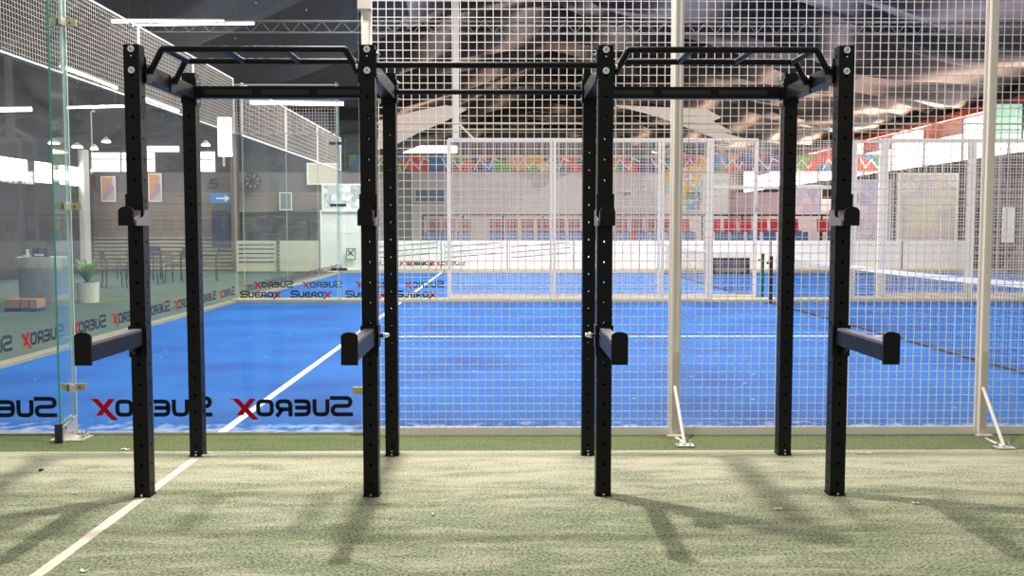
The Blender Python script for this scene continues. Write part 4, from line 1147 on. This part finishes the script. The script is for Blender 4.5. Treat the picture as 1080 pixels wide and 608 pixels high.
# cartons
for k, (a, c, lb) in enumerate(((5, 21, 'brown carton with blue base, left one of the floor row'), (22, 30, 'brown carton with blue base, middle one of the floor row'), (31, 39, 'brown carton with blue base, right one of the floor row'))):
    g0 = G(a, 329, -.02); g1 = G(c, 329, -.02); w = g1.x-g0.x
    t = thing('carton', lb, 'carton', (g0.x, g0.y, -.02), 0, 'cartons on the floor')
    MB().box(0, w, 0, .3, .05, .2).build('box_body', M['cardboard'], t); MB().box(0, w, -.005, .3, 0, .06).build('blue_base', M['darkblue'], t)
# planter
p = G(88, 320, -.02); t = thing('potted_plant', 'leafy green plant in a cream cylindrical planter beyond the glass', 'plant', (p.x, p.y+.2, -.02))
MB().tube([(0, 0, 0), (0, 0, .34), (0, 0, .37), (0, 0, .37), (0, 0, .33)], [.185, .195, .2, .17, .165], 24).build('planter', M['planter'], t, True)
MB().disc((0, 0, .33), .165, .01, 'z', 20).build('soil', M['soil'], t)
for k in range(13):
    a = 2*PI*k/13+.3; L = random.uniform(.26, .40); h = random.uniform(.28, .5)
    mb = MB(); dirx, diry = math.cos(a), math.sin(a); pts = []
    for q in range(8):
        s = q/7; rad = L*s; z = .34+h*math.sin(s*2.0)*.95; wv = .045*math.sin(PI*min(1, s*.9+.1))
        mb.v += [(rad*dirx-diry*wv, rad*diry+dirx*wv, z), (rad*dirx, rad*diry, z-.012), (rad*dirx+diry*wv, rad*diry-dirx*wv, z)]
    for q in range(7):
        for e in (0, 1): mb.face((3*q+e, 3*q+e+1, 3*q+3+e+1, 3*q+3+e))
    mb.build('leaf', M['leaf'], t)

# ------------------------------------------------------------------ litter on the turf
sl = {(132, 475): 'white paper scrap behind the leftmost upright', (78.5, 521): 'white scrap on the turf left of the leftmost upright', (440, 481): None}
scr = [(132.5, 475, .05, 'white crumpled scrap on the seam left of the rack'), (79, 521.5, .035, 'small white scrap on the turf, left of the leftmost upright base'),
       (221, 482, .09, 'thin white paper strip beside the rear left upright'), (457, 544, .012, 'tiny white speck on the turf before the rack centre'),
       (911, 479, .09, 'long white paper strip near the right fence brace'), (820, 538, .04, 'white scrap on the turf left of the rightmost upright'),
       (966, 532, .035, 'small white scrap on the turf right of the rightmost upright'), (89, 604, .03, 'white scrap at the bottom left on the turf')]
for px, py, w, lb in scr:
    p = G(px, py); mb = MB(); n = 6
    for i in range(n+1):
        x = w*(i/n-.5)
        mb.v += [(x, -.008+random.uniform(-.004, .004), .004+random.uniform(0, .008)), (x, .008+random.uniform(-.004, .004), .004+random.uniform(0, .008))]
    for i in range(n): mb.face((2*i, 2*i+2, 2*i+3, 2*i+1))
    o = mb.build('paper_scrap', M['scrap']); o.location = (p.x, p.y, 0); tag(o, lb, 'scrap', 'scraps on the turf')
    o.modifiers.new('thick', 'SOLIDIFY').thickness = .002
p = G(43.5, 497.5); mb = MB(); mb.tube([(-.014, 0, .006), (-.007, 0, .008), (.006, 0, .009), (.014, 0, .007)], [.003, .007, .006, .002], 8)
solo('dark_pebble', mb, M['dark'], 'small black pebble on the turf at the left', 'pebble', (p.x, p.y, 0), .4)

# ------------------------------------------------------------------ light
w = bpy.data.worlds.new('world'); SC.world = w; w.use_nodes = True
bg = w.node_tree.nodes['Background']; bg.inputs[0].default_value = (1, .985, .96, 1); bg.inputs[1].default_value = .52
def area(name, loc, sx, sy, e, col=(1, .97, .93), rot=(0, 0, 0)):
    l = bpy.data.lights.new(name, 'AREA'); l.shape = 'RECTANGLE'; l.size = sx; l.size_y = sy; l.energy = e; l.color = col
    o = bpy.data.objects.new(name, l); COL.objects.link(o); o.location = loc; o.rotation_euler = rot
    return o
area('hall_lamp_over_rack', (-.65, 5.6, 5.0), .14, .14, 270)
for x in (-2.5, 3.0, 9.0):
    area('court_lamp', (x, 11.5, 6.2), 3, .6, 330)
    area('court_lamp', (x, 18.2, 7.0), 3, .6, 420)
# added rear fill, then daylight through the right window row, the end wall strips and the left windows
for x in (-1.5, 4.6):
    area('added_rear_fill', (x, 24.6, 6.62), 3, .06, 900, (1, .91, .84))  # extra light put in to brighten the rear walls
area('window_light', (HALL_R-.03, 42.5, 4.4), 1.4, 42, 2600, (1, .9, .82), (0, R(90), 0))
area('window_light', (HALL_L+.03, 25.9, 2.91), .5, 7.6, 160, (1, .97, .93), (0, R(-90), 0))
area('tube_light', (-10, 23.2, 4.9), .1, 2.6, 120)
area('tube_light', (-6.6, 27.9, 4.9), 2.6, .1, 90)
# ------------------------------------------------------------------ render look
SC.view_settings.view_transform = 'Standard'; SC.view_settings.look = 'None'
SC.view_settings.gamma = 1; SC.view_settings.use_curve_mapping = False; SC.view_settings.exposure = 0.0
SC.cycles.max_bounces = 8; SC.cycles.transparent_max_bounces = 40; SC.cycles.diffuse_bounces = 3
SC.cycles.use_denoising = True
